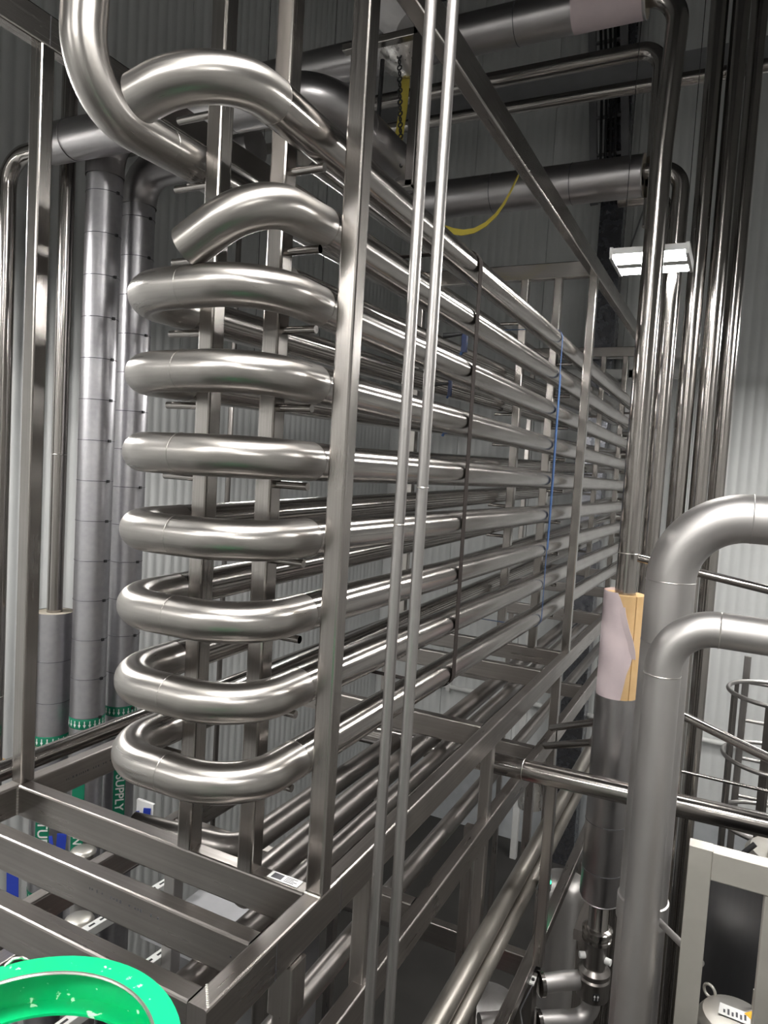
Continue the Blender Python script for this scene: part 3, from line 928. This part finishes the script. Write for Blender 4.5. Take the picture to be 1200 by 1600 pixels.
n = Vector((0.02, -0.10, 1)).normalized()
stk2.bar((0.085, 2.475, -1.6735), (0.175, 2.468, -1.6735), 0.055, 0.0012, (0, 0, 1), 0.0003)
pl = build('sticker', stk2, WHITE, t)
mk = MB()
for i in range(6):
    x = 0.097 + i * 0.012
    mk.box((x, 2.452 + rs.uniform(0, 0.01), -1.6728), (x + 0.006, 2.470 + rs.uniform(0, 0.014), -1.6722))
build('print', mk, BANDM, t)
build('warning_sticker', MB().bar((0.168, 2.500, -1.6725), (0.200, 2.470, -1.6735), 0.032, 0.0012, (0, 0, 1), 0.0003), paint('amber_sticker', (0.75, 0.40, 0.02), 0.5), t)

# ------------------------------------------------------------------ lower right: outer skid, hose, matte pipes
sk = thing('outer_skid', 'low steel skid frame of beams and posts beside the rack', 'frame', (-0.72, 3.4, FLOOR))
def sbar(name, a, b, wd=S, ht=S, mat=BEAM):
    return build(name, MB().bar(a, b, wd, ht, (0, 0, 1), 0.005), mat, sk)
sbar('skid_rail', (-0.755, 1.2, -2.50), (-0.755, 7.5, -2.50), 0.06, 0.06)
sbar('skid_rail', (-0.575, 3.88, -2.50), (-0.575, 4.75, -2.50), 0.06, 0.06)
sbar('skid_crossbeam', (-1.95, 3.58, -2.56), (-0.79, 3.58, -2.56), 0.06, 0.12)
sbar('skid_crossbeam', (-1.95, 2.36, -2.56), (-0.79, 2.36, -2.56), 0.06, 0.12)
for (x, y, z1) in ((-0.705, 3.50, -1.52), (-1.0, 3.15, -1.68), (-1.0, 4.3, -1.68)):
    sbar('skid_post', (x, y, -2.47), (x, y, z1), 0.05, 0.05)
for (x, y) in ((-0.755, 1.3), (-0.755, 5.0), (-0.575, 4.0), (-0.575, 4.6), (-1.95, 3.58), (-1.95, 2.36)):
    sbar('skid_foot', (x, y, FLOOR + 0.001), (x, y, -2.53 if x > -1 else -2.62), 0.05, 0.05)
build('skid_brace', MB().bar((-0.98, 4.4, -1.70), (-0.98, 5.0, -2.45), 0.04, 0.04, (0, 1, 0), 0.004), BEAM, sk)
build('skid_brace', MB().bar((-0.95, 3.0, -2.5), (-0.80, 2.75, -3.2), 0.05, 0.03, (0, 1, 0), 0.004), BEAM, sk)
for (xa, z, r, label) in ((-0.815, -2.0, 0.040, 'upper one of two dull pipes along the rack foot'),
                          (-0.772, -2.06, 0.034, 'lower one of two dull pipes along the rack foot')):
    t = thing('foot_pipe', label, 'pipe', (xa, 2.0, z), 'dull pipes along the rack foot')
    build('tube', MB().tube([(xa, 1.2, z), (xa, 8.2, z)], r, 28), DULLP, t)
for (x, z, r, label) in ((-1.10, -1.285, 0.034, 'dull pipe just inside the rack lower rail, top one'),
                         (-1.105, -1.362, 0.036, 'dull pipe just inside the rack lower rail, second one'),
                         (-1.12, -1.725, 0.040, 'thick dull pipe inside the rack, lowest of three')):
    t = thing('inner_pipe', label, 'pipe', (x, 2.0, z), 'dull pipes inside the rack foot')
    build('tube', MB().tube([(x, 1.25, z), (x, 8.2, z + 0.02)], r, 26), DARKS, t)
t = thing('dark_elbow_pipe', 'dark pipe with an elbow running below the coil', 'pipe', (-1.5, 2.2, -1.45))
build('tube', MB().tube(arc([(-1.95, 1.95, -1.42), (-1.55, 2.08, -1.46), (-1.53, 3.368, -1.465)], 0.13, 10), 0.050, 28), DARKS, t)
t = thing('dark_elbow_pipe', 'second dark pipe lower down inside the rack', 'pipe', (-1.3, 2.0, -1.5))
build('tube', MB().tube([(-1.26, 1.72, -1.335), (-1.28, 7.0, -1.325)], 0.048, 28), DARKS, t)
t = thing('red_hose', 'red hose slanting behind the dull pipes at the rack foot', 'hose', (-1.0, 2.6, -2.6))
build('hose', MB().tube([(-0.99, 2.45, -2.58), (-1.0, 2.75, -2.62), (-1.02, 3.3, -2.69), (-1.05, 3.9, -2.68)], 0.028, 16), RED, t)
t = thing('warning_sign', 'small blue and white sign behind the red hose', 'sign', (-1.20, 2.85, -2.95))
build('board', MB().box((-1.34, 2.86, -3.02), (-1.06, 2.87, -2.72)), NAVY, t)
build('header', MB().box((-1.34, 2.852, -2.79), (-1.06, 2.86, -2.72)), WHITE, t)
lettering('lettering', 'IR-RE', 0.075, BLACK, t, (-1.20, 2.8515, -2.757), (1, 0, 0), (0, 0, 1), 0.001)
lettering('lettering', 'JO', 0.11, WHITE, t, (-1.20, 2.8595, -2.87), (1, 0, 0), (0, 0, 1), 0.002)
t = thing('sensor', 'grey sensor head with a glowing green light', 'sensor', (-0.85, 4.1, -2.3))
build('body', MB().lathe((-0.82, 4.05, -2.42), [(0.03, 0), (0.045, 0.02), (0.045, 0.10), (0.035, 0.13)], seg=22), GREYBOX, t)
build('lamp', MB().lathe((-0.785, 4.02, -2.335), [(0.004, -0.014), (0.013, -0.008), (0.013, 0.008), (0.004, 0.014)], (0.3, -0.9, 0.2), 14), GLED, t)
build('stem', MB().tube([(-0.82, 4.05, -3.0), (-0.82, 4.05, -2.42)], 0.02, 10), BLACK, t)
for x, y, z, r, label in ((-0.80, 4.62, -2.60, 0.17, 'beige pump dome behind the sensor'), (-1.02, 3.78, -2.95, 0.20, 'grey rounded vessel low behind the skid post')):
    solo('vessel', MB().lathe((x, y, FLOOR + 0.001), [(r, 0), (r, z - FLOOR - r * 0.6), (r * 0.85, z - FLOOR - r * 0.25), (r * 0.5, z - FLOOR - r * 0.05), (0.01, z - FLOOR)], seg=32), MATTE, label, 'vessel', (x, y, FLOOR))
t = thing('foil_bundle', 'crumpled silver foil elbow beyond the skid post', 'insulation', (-0.98, 4.9, -2.1))
build('foil', MB().tube(arc([(-1.22, 4.75, -1.95), (-1.10, 4.7, -1.98), (-1.08, 4.7, -2.25)], 0.09, 8), 0.085, 20), FOIL, t)
solo('junction_box', MB().box((-0.78, 5.3, -2.35), (-0.62, 5.42, -1.95), 0.01), WHITE, 'pale blue-grey box hung behind the jacketed pipe', 'box', (-0.70, 5.36, -2.35))

# ------------------------------------------------------------------ left side: big pipes along the rack, verticals by the wall
for z, r, mat, x, label in ((-1.135, 0.034, STEEL, -2.20, 'polished pipe running along the outside of left beam'),
                            (-1.225, 0.036, DARKS, -2.19, 'darker pipe under the polished one along left beam')):
    t = thing('side_pipe', label, 'pipe', (x, 1.5, z), 'pipes outside the left beam')
    build('tube', MB().tube([(x, 0.3, z), (x, 8.5, z)], r, 28), mat, t)

def label_plate(t, x, y, z, a, h, body, wd, size):
    """green vertical label on a pipe face looking along azimuth a, letters reading downwards"""
    n = Vector((math.cos(a), math.sin(a), 0))
    c = Vector((x, y, z)) + n * 0.001
    build('label_plate', MB().bar(c - Vector((0, 0, h / 2)), c + Vector((0, 0, h / 2)), wd, 0.002, n, 0.0004), GREENL, t)
    right = Vector((-math.sin(a), math.cos(a), 0))
    lettering('lettering', body, size, WHITE, t, c + n * 0.0022, (0, 0, -1), right, 0.0012)

def flow_band(t, x, y, z, r, tilt=0.0):
    build('flow_band', MB().lathe((x, y, z - 0.032), [(r + 0.001, 0), (r + 0.002, 0.002), (r + 0.002, 0.062), (r + 0.001, 0.064)], seg=40, caps=False), GREENL, t)
    ar = MB()
    for i in range(22):
        a = 2 * math.pi * i / 22
        e = Vector((math.cos(a), math.sin(a), 0))
        q = Vector((-math.sin(a), math.cos(a), 0))
        c = Vector((x, y, z)) + e * (r + 0.0036)
        b = len(ar.v)
        for u, v in ((-0.003, 0.020), (0.003, 0.020), (0.003, -0.002), (0.009, -0.002), (0, -0.022), (-0.009, -0.002), (-0.003, -0.002)):
            ar.v.append(tuple(c + q * u + Vector((0, 0, v))))
        ar.face(list(range(b, b + 7)))
    build('flow_arrow', ar, WHITE, t)['kind'] = 'stuff'

def jacketed(name, label, x, y, r, z0, z1, band0, step, nb, elbow=None, rev=1):
    t = thing(name, label, 'pipe', (x, y, FLOOR), 'silver-jacketed pipes by the left wall')
    jk = build('jacket', MB().tube([(x, y, FLOOR + 0.001), (x, y, z1)], r, 40, 'cn'), JACK, t)
    for i in range(nb):
        z = band0 - i * step
        build('jacket_band', MB().torus((x, y, z), (0, 0, 1), r, 0.0022, 36, 6), BANDM, jk)
        a = math.atan2(-y, -x) + 0.75
        build('band_buckle', MB().box((x + (r + 0.002) * math.cos(a) - 0.008, y + (r + 0.002) * math.sin(a) - 0.008, z - 0.008), (x + (r + 0.002) * math.cos(a) + 0.008, y + (r + 0.002) * math.sin(a) + 0.008, z + 0.008)), BLACK, jk)
    return t
J1X, J1Y = -3.50, 3.09
t = jacketed('jacketed_pipe', 'silver-jacketed vertical pipe, left one of the tall pair', J1X, J1Y, 0.103, FLOOR, 1.60, 1.50, 0.242, 14)
build('mitred_elbow', MB().tube(arc([(J1X, J1Y, 1.60), (J1X, J1Y, 1.86), (J1X + 0.9, J1Y, 1.90)], 0.19, 4), 0.110, 36, 'nc'), SMOOTHJ, t)
flow_band(t, J1X, J1Y, -1.68, 0.103)
fa = math.atan2(-J1Y, -J1X)
label_plate(t, J1X + 0.105 * math.cos(fa - 0.35), J1Y + 0.105 * math.sin(fa - 0.35), -2.30, fa - 0.35, 0.62, 'RETURN', 0.075, 0.072)
J2X, J2Y = -3.545, 3.40
t = jacketed('jacketed_pipe', 'silver-jacketed vertical pipe, right one of the tall pair', J2X, J2Y, 0.103, FLOOR, 1.54, 1.46, 0.242, 14)
build('mitred_elbow', MB().tube(arc([(J2X, J2Y, 1.54), (J2X, J2Y, 1.76), (J2X + 0.9, J2Y, 1.80)], 0.19, 4), 0.110, 36, 'nc'), SMOOTHJ, t)
flow_band(t, J2X, J2Y, -1.70, 0.103)
fa = math.atan2(-J2Y, -J2X)
label_plate(t, J2X + 0.105 * math.cos(fa + 0.1), J2Y + 0.105 * math.sin(fa + 0.1), -2.24, fa + 0.1, 0.50, 'SUPPLY', 0.075, 0.075)
flow_band(t, J2X, J2Y, -2.50, 0.103)
J3X, J3Y = -3.76, 3.04
t = thing('stub_pipe', 'bare upright pipe entering a short silver-jacketed stub, far left', 'pipe', (J3X, J3Y, FLOOR))
build('bare_tube', MB().tube([(J3X - 0.0, J3Y, FLOOR + 0.001), (J3X - 0.0, J3Y, 4.4)], 0.046, 30), STEEL, t)
build('weld_seam', MB().torus((J3X, J3Y, -0.05), (0, 0, 1), 0.046, 0.0016, 28, 6), SILVERP, t)
jk = build('jacket', MB().tube([(J3X, J3Y, FLOOR + 0.002), (J3X, J3Y, -1.03)], 0.112, 40, 'cn'), JACK, t)
build('insulation_end', MB().lathe((J3X, J3Y, -1.045), [(0.109, 0), (0.109, 0.012), (0.048, 0.012)], seg=36, caps=False), RIMFOAM, t)
for z in (-1.33, -1.59):
    build('jacket_band', MB().torus((J3X, J3Y, z), (0, 0, 1), 0.112, 0.0022, 36, 6), BANDM, jk)
flow_band(t, J3X, J3Y, -1.83, 0.112)
fa = math.atan2(-J3Y, -J3X)
label_plate(t, J3X + 0.114 * math.cos(fa - 0.3), J3Y + 0.114 * math.sin(fa - 0.3), -2.40, fa - 0.3, 0.62, 'RETURN', 0.08, 0.085)
flow_band(t, J3X, J3Y, -2.84, 0.112)
t = thing('elbow_pipe', 'bare pipe elbowing into the insulated header, far left edge', 'pipe', (-3.97, 2.80, FLOOR))
build('tube', MB().tube(arc([(-3.97, 2.80, FLOOR + 0.001), (-3.97, 2.80, 1.66), (-3.3, 2.82, 1.70)], 0.17, 12), 0.050, 32), STEEL, t)
build('weld_seam', MB().torus((-3.97, 2.80, -1.55), (0, 0, 1), 0.05, 0.0016, 28, 6), SILVERP, t)
build('foot_plate', MB().box((-4.10, 2.70, -2.02), (-3.84, 2.90, -1.99)), FOAM, t)
t = thing('elbow_pipe', 'dark bare pipe at the extreme left edge', 'pipe', (-4.12, 2.6, FLOOR))
build('tube', MB().tube([(-4.12, 2.55, FLOOR + 0.001), (-4.12, 2.55, 4.2)], 0.05, 28), DARKS, t)
# big insulated header at the left going across, with an elbow behind the top tube
t = thing('insulated_elbow', 'large dull insulated header bending away behind the topmost bend', 'pipe', (-3.55, 2.82, 1.70))
build('jacket', MB().tube(arc([(-3.64, 2.82, 1.70), (-1.86, 2.86, 1.70), (-1.83, 3.75, 1.66)], 0.20, 10), 0.108, 40, 'cc'), SMOOTHJ, t)
for c, d in (((-3.45, 2.82, 1.70), (1, 0, 0)), ((-2.35, 2.85, 1.70), (1, 0, 0)), ((-1.85, 3.2, 1.69), (0, 1, 0)), ((-1.84, 3.55, 1.67), (0, 1, 0))):
    build('jacket_band', MB().torus(c, d, 0.109, 0.0025, 36, 6), SMOOTHJ, t)
build('torn_end', MB().tube([(-3.665, 2.82, 1.70), (-3.63, 2.82, 1.70)], 0.098, 28), RIMFOAM, t)
solo('wall_pipe', MB().tube([(-3.70, 4.6, FLOOR + 0.001), (-3.70, 4.6, 2.6)], 0.022, 14), DARKS, 'thin upright pipe beside the right jacketed pipe', 'pipe', (-3.70, 4.6, FLOOR))

# trapeze frame with chain hoist and straps above the coil
t = thing('trapeze_hanger', 'dark steel trapeze hanger holding pipe ends above the coil', 'hanger', (-1.66, 3.5, 1.5))
build('upright', MB().bar((-1.655, 3.43, 1.46), (-1.655, 3.43, 4.0), 0.05, 0.05, (0, 1, 0), 0.004), DARKS, t)
build('crosspiece', MB().bar((-2.10, 3.43, 2.235), (-1.655, 3.43, 2.235), 0.05, 0.04, (0, 0, 1), 0.004), MILL, t)
build('crosspiece', MB().bar((-1.95, 3.43, 1.47), (-1.64, 3.43, 1.47), 0.05, 0.04, (0, 0, 1), 0.004), MILL, t)
t = thing('torn_wrap', 'torn white wrap and foil hanging off the overhead pipe end', 'insulation', (-1.85, 3.55, 2.3))
build('wrap', MB().lathe((-2.05, 3.62, 2.66), [(0.12, 0), (0.125, 0.1), (0.11, 0.45)], (0.45, -0.1, -0.5), 26), WRAP, t)
build('foil', MB().lathe((-1.80, 3.6, 2.24), [(0.16, 0.0), (0.12, 0.05), (0.06, 0.10), (0.01, 0.13)], (0.25, -0.1, -1), 16), FOIL, t)
for x, y, z0, z1, label in ((-1.97, 3.5, 1.62, 2.18, 'left black chain hanging from the trapeze'), (-1.80, 3.5, 1.58, 2.18, 'right black chain hanging from the trapeze')):
    m = MB()
    n = int((z1 - z0) / 0.030)
    for i in range(n):
        m.torus((x + 0.05 * (i / n) * (1 if x > -1.9 else -0.3), y, z1 - i * 0.030), (1, 0, 0) if i % 2 else (0, 1, 0), 0.012, 0.0045, 10, 5)
    m2 = build('chain', m, BLACK, None, org=(x, y, z0))
    m2['kind'] = 'stuff'
    tag(m2, label, 'chain')
t = thing('hoist_hook', 'black hoist rod with hook hanging between the chains', 'hoist', (-1.90, 3.5, 1.7))
build('rod', MB().tube([(-1.90, 3.5, 2.18), (-1.91, 3.5, 1.66)], 0.012, 10), BLACK, t)
build('hook', MB().tube(arc([(-1.97, 3.5, 1.80), (-1.93, 3.5, 1.62), (-1.86, 3.5, 1.66), (-1.85, 3.5, 1.72)], 0.025, 5), 0.014, 10), BLACK, t)
solo('lifting_sling', MB().strip([(-1.81, 3.62, 2.24), (-1.82, 3.62, 1.95), (-1.86, 3.62, 1.6)], (1, 0, 0), 0.05, 0.004), YELLOW, 'yellow sling hanging straight behind the black chains', 'sling', (-1.81, 3.62, 2.24))
sl = [(-1.72, 4.05, 1.45), (-1.644, 4.0, 1.412), (-1.57, 4.0, 1.395), (-1.50, 4.0, 1.40), (-1.43, 4.0, 1.43), (-1.37, 4.0, 1.48), (-1.33, 4.0, 1.535), (-1.30, 4.02, 1.61), (-1.27, 4.05, 1.71)]
solo('lifting_sling', MB().strip(sl, (0.1, 0.6, 1.0), 0.046, 0.004), YELLOW, 'yellow sling drooping in a curve beneath the silver header', 'sling', (-1.5, 4.0, 1.4))
solo('tag_strap', MB().strip([(-2.63, 10.16, 3.95), (-2.62, 10.16, 3.72)], (1, 0, 0), 0.10, 0.012), YELLOW, 'small yellow strap end high against the far wall', 'strap', (-2.6, 10.16, 3.7))

# ------------------------------------------------------------------ equipment below the base frame, lower left
def chan(name, label, a, b, wd, ht, mat, cat='beam'):
    t = thing(name, label, cat, a)
    build('web', MB().bar(a, b, wd, ht, (0, 0, 1), 0.006), mat, t)
    return t
chan('skid_beam', 'grey steel skid beam below the second crossbeam gap', (-2.93, 2.50, -2.30), (-2.90, 4.6, -2.30), 0.12, 0.10, BEAM)
chan('skid_beam', 'grey steel skid beam low at the left edge', (-2.80, 1.3, -2.35), (-2.80, 2.3, -2.35), 0.12, 0.10, BEAM)
for (a, b, label) in (((-2.58, 2.12, -2.27), (-2.51, 2.90, -2.27), 'white slotted strut crossing under the front crossbeams'),
                      ((-2.20, 1.72, -2.27), (-2.14, 2.50, -2.27), 'white slotted strut lower down near the green ring'),
                      ((-2.52, 2.93, -2.27), (-2.46, 3.6, -2.27), 'white slotted strut behind the near inner posts')):
    t = thing('slotted_strut', label, 'strut', a, 'white slotted struts')
    build('channel', MB().bar(a, b, 0.045, 0.042, (0, 0, 1), 0.003), WHITE, t)
    sl_ = MB()
    A, B = Vector(a), Vector(b)
    d = (B - A).normalized()
    n = int((B - A).length / 0.06)
    for i in range(n):
        c = A + d * (0.03 + i * 0.06) + Vector((0, 0, 0.0212))
        sl_.bar(c - d * 0.016, c + d * 0.016, 0.012, 0.001, (0, 0, 1), 0.0003)
    build('slot', sl_, BLACK, t)['kind'] = 'stuff'
for (x, y, z, r, label) in ((-3.10, 2.74, -2.20, 0.060, 'steel canister with pale lid beside the RETURN label'),
                            (-2.66, 2.34, -2.22, 0.060, 'steel canister with banded lid under the middle crossbeam'),
                            (-2.30, 1.45, -2.55, 0.11, 'dark steel canister below the green ring')):
    t = thing('filter_canister', label, 'canister', (x, y, FLOOR), 'filter canisters under the rack')
    build('shell', MB().lathe((x, y, FLOOR + 0.001), [(r, 0), (r, z - FLOOR - 0.06)], seg=32), MATTE, t)
    build('lid', MB().lathe((x, y, z - 0.06), [(r + 0.006, 0), (r + 0.010, 0.012), (r + 0.004, 0.022), (r * 0.8, 0.030), (0.01, 0.034)], seg=32), LIDM, t)
    build('clamp_band', MB().torus((x, y, z - 0.055), (0, 0, 1), r + 0.006, 0.006, 32, 6), STEEL, t)
t = thing('blue_tape_roll', 'strips of blue tape hanging beside the SUPPLY label', 'tape', (-3.25, 3.3, -2.5), 'blue tape strips')
build('tape', MB().strip([(-3.13, 3.25, -2.22), (-3.15, 3.25, -2.45)], (1, 0.6, 0), 0.045, 0.002), BLUET, t)
build('tape', MB().strip([(-3.21, 3.25, -2.26), (-3.18, 3.25, -2.46)], (1, 0.6, 0), 0.02, 0.002), BLUET, t)
build('backing', MB().box((-3.24, 3.27, -2.5), (-3.10, 3.29, -2.20)), WHITE, t)
t = thing('blue_tape_roll', 'blue tape strip hanging beside the small canister', 'tape', (-3.0, 2.6, -2.3), 'blue tape strips')
build('tape', MB().strip([(-3.13, 2.62, -2.10), (-3.15, 2.62, -2.34)], (1, 0.6, 0), 0.05, 0.002), BLUET, t)
build('tape', MB().strip([(-3.22, 2.62, -2.14), (-3.18, 2.62, -2.32)], (1, 0.6, 0), 0.02, 0.002), BLUET, t)
t = thing('blue_tape_roll', 'blue tape strip hanging at the left edge under the crossbeam', 'tape', (-2.9, 1.95, -2.1), 'blue tape strips')
build('tape', MB().strip([(-2.96, 2.20, -2.00), (-2.95, 2.20, -2.30)], (1, 0.6, 0), 0.055, 0.002), BLUET, t)
t = thing('control_cabinet', 'large grey cabinet standing under the rack', 'cabinet', (-2.07, 2.9, FLOOR))
build('body', MB().box((-2.38, 2.66, FLOOR + 0.001), (-1.76, 3.11, -2.411), 0.01), GREYBOX, t)
build('door', MB().box((-2.35, 2.645, FLOOR + 0.10), (-1.79, 2.662, -2.46), 0.0), GREYBOX, t)
build('handle', MB().box((-1.86, 2.625, -3.5), (-1.83, 2.646, -3.3)), BLACK, t)
t = thing('worktop_plate', 'pale flat deck plate with bits left on it under the rack', 'plate', (-2.1, 2.75, -2.35))
build('deck', MB().box((-2.47, 2.55, -2.41), (-1.90, 3.15, -2.39)), paint('pale_deck', (0.42, 0.42, 0.44), 0.5), t)
build('yellow_scrap', MB().lathe((-2.12, 2.82, -2.39), [(0.022, 0), (0.016, 0.012), (0.004, 0.02)], seg=7), YELLOW, t)
m = MB()
for i in range(14):
    m.box((-2.08 + rs.uniform(0, 0.2), 2.75 + rs.uniform(0, 0.2), -2.39), (-2.07 + rs.uniform(0, 0.2), 2.76 + rs.uniform(0, 0.2), -2.386)) if False else m.lathe((-2.08 + rs.uniform(0, 0.22), 2.74 + rs.uniform(0, 0.22), -2.39), [(0.006, 0), (0.004, 0.005)], seg=6)
build('metal_scrap', m, BLACK, t)['kind'] = 'stuff'
for (x, y, z1, r, label) in ((-1.52, 1.95, -1.75, 0.05, 'grey upright pipe under the second crossbeam, right'),
                             (-1.36, 2.05, -1.72, 0.06, 'thicker upright pipe under the second crossbeam')):
    solo('upright_pipe', MB().tube([(x, y, FLOOR + 0.001), (x, y, z1)], r, 26), DARKS, label, 'pipe', (x, y, FLOOR))
for (x, y, label) in ((-2.10, 2.36, 'white square post under the crossbeams, left one'), (-1.62, 2.45, 'white square post under the crossbeams, right one')):
    solo('square_post', MB().box((x - 0.03, y - 0.03, FLOOR + 0.001), (x + 0.03, y + 0.03, -1.70), 0.004), MATTE, label, 'post', (x, y, FLOOR))
solo('orange_knob', MB().lathe((-2.50, 2.16, -2.33), [(0.02, 0), (0.026, 0.01), (0.026, 0.03), (0.015, 0.04)], (0.2, -0.8, 0.3), 16), RUST, 'orange knob beside the white slotted strut', 'knob', (-2.50, 2.16, -2.33))

# ------------------------------------------------------------------ green ring in the near corner
GX, GY, GZ, GR = -0.722, 0.545, -0.75, 0.196
t = thing('green_ring', 'chipped bright green steel ring in the near left corner', 'ring', (GX, GY, FLOOR))
def ring_of(prof, seg=72):
    m = MB()
    rings = []
    for i in range(seg + 1):
        a = 2 * math.pi * i / seg
        rings.append([(GX + r * math.cos(a), GY + r * math.sin(a), GZ + z) for r, z in prof])
    us = [0]
    for i in range(len(prof)):
        p, q = prof[i], prof[(i + 1) % len(prof)]
        us.append(us[-1] + math.hypot(q[0] - p[0], q[1] - p[1]))
    m.loft(rings, us, [i * GR * 2 * math.pi / seg for i in range(seg + 1)])
    return m
build('channel', ring_of([(GR - 0.033, 0), (GR, 0), (GR, -0.066), (GR - 0.033, -0.066), (GR - 0.033, -0.062), (GR - 0.006, -0.062), (GR - 0.006, -0.004), (GR - 0.033, -0.004)]), GREEN, t)
build('worn_edge', MB().torus((GX, GY, GZ - 0.002), (0, 0, 1), GR - 0.0325, 0.0026, 72, 6), SILVERP, t)
build('post', MB().bar((GX, GY - GR - 0.012, FLOOR + 0.001), (GX, GY - GR - 0.012, GZ - 0.001), 0.05, 0.02, (0, 1, 0), 0.004), GREEN, t)
wire = MB()
wp = []
for i in range(16):
    a = 2 * math.pi * i / 15
    wp.append((GX - GR * 0.80 + 0.012 * math.cos(a), GY + GR * 0.60 + 0.022 * math.cos(a), GZ - 0.035 + 0.042 * math.sin(a)))
wire.tube(wp, 0.0022, 8, 'nn')
build('wire_loop', wire, SILVERP, t)
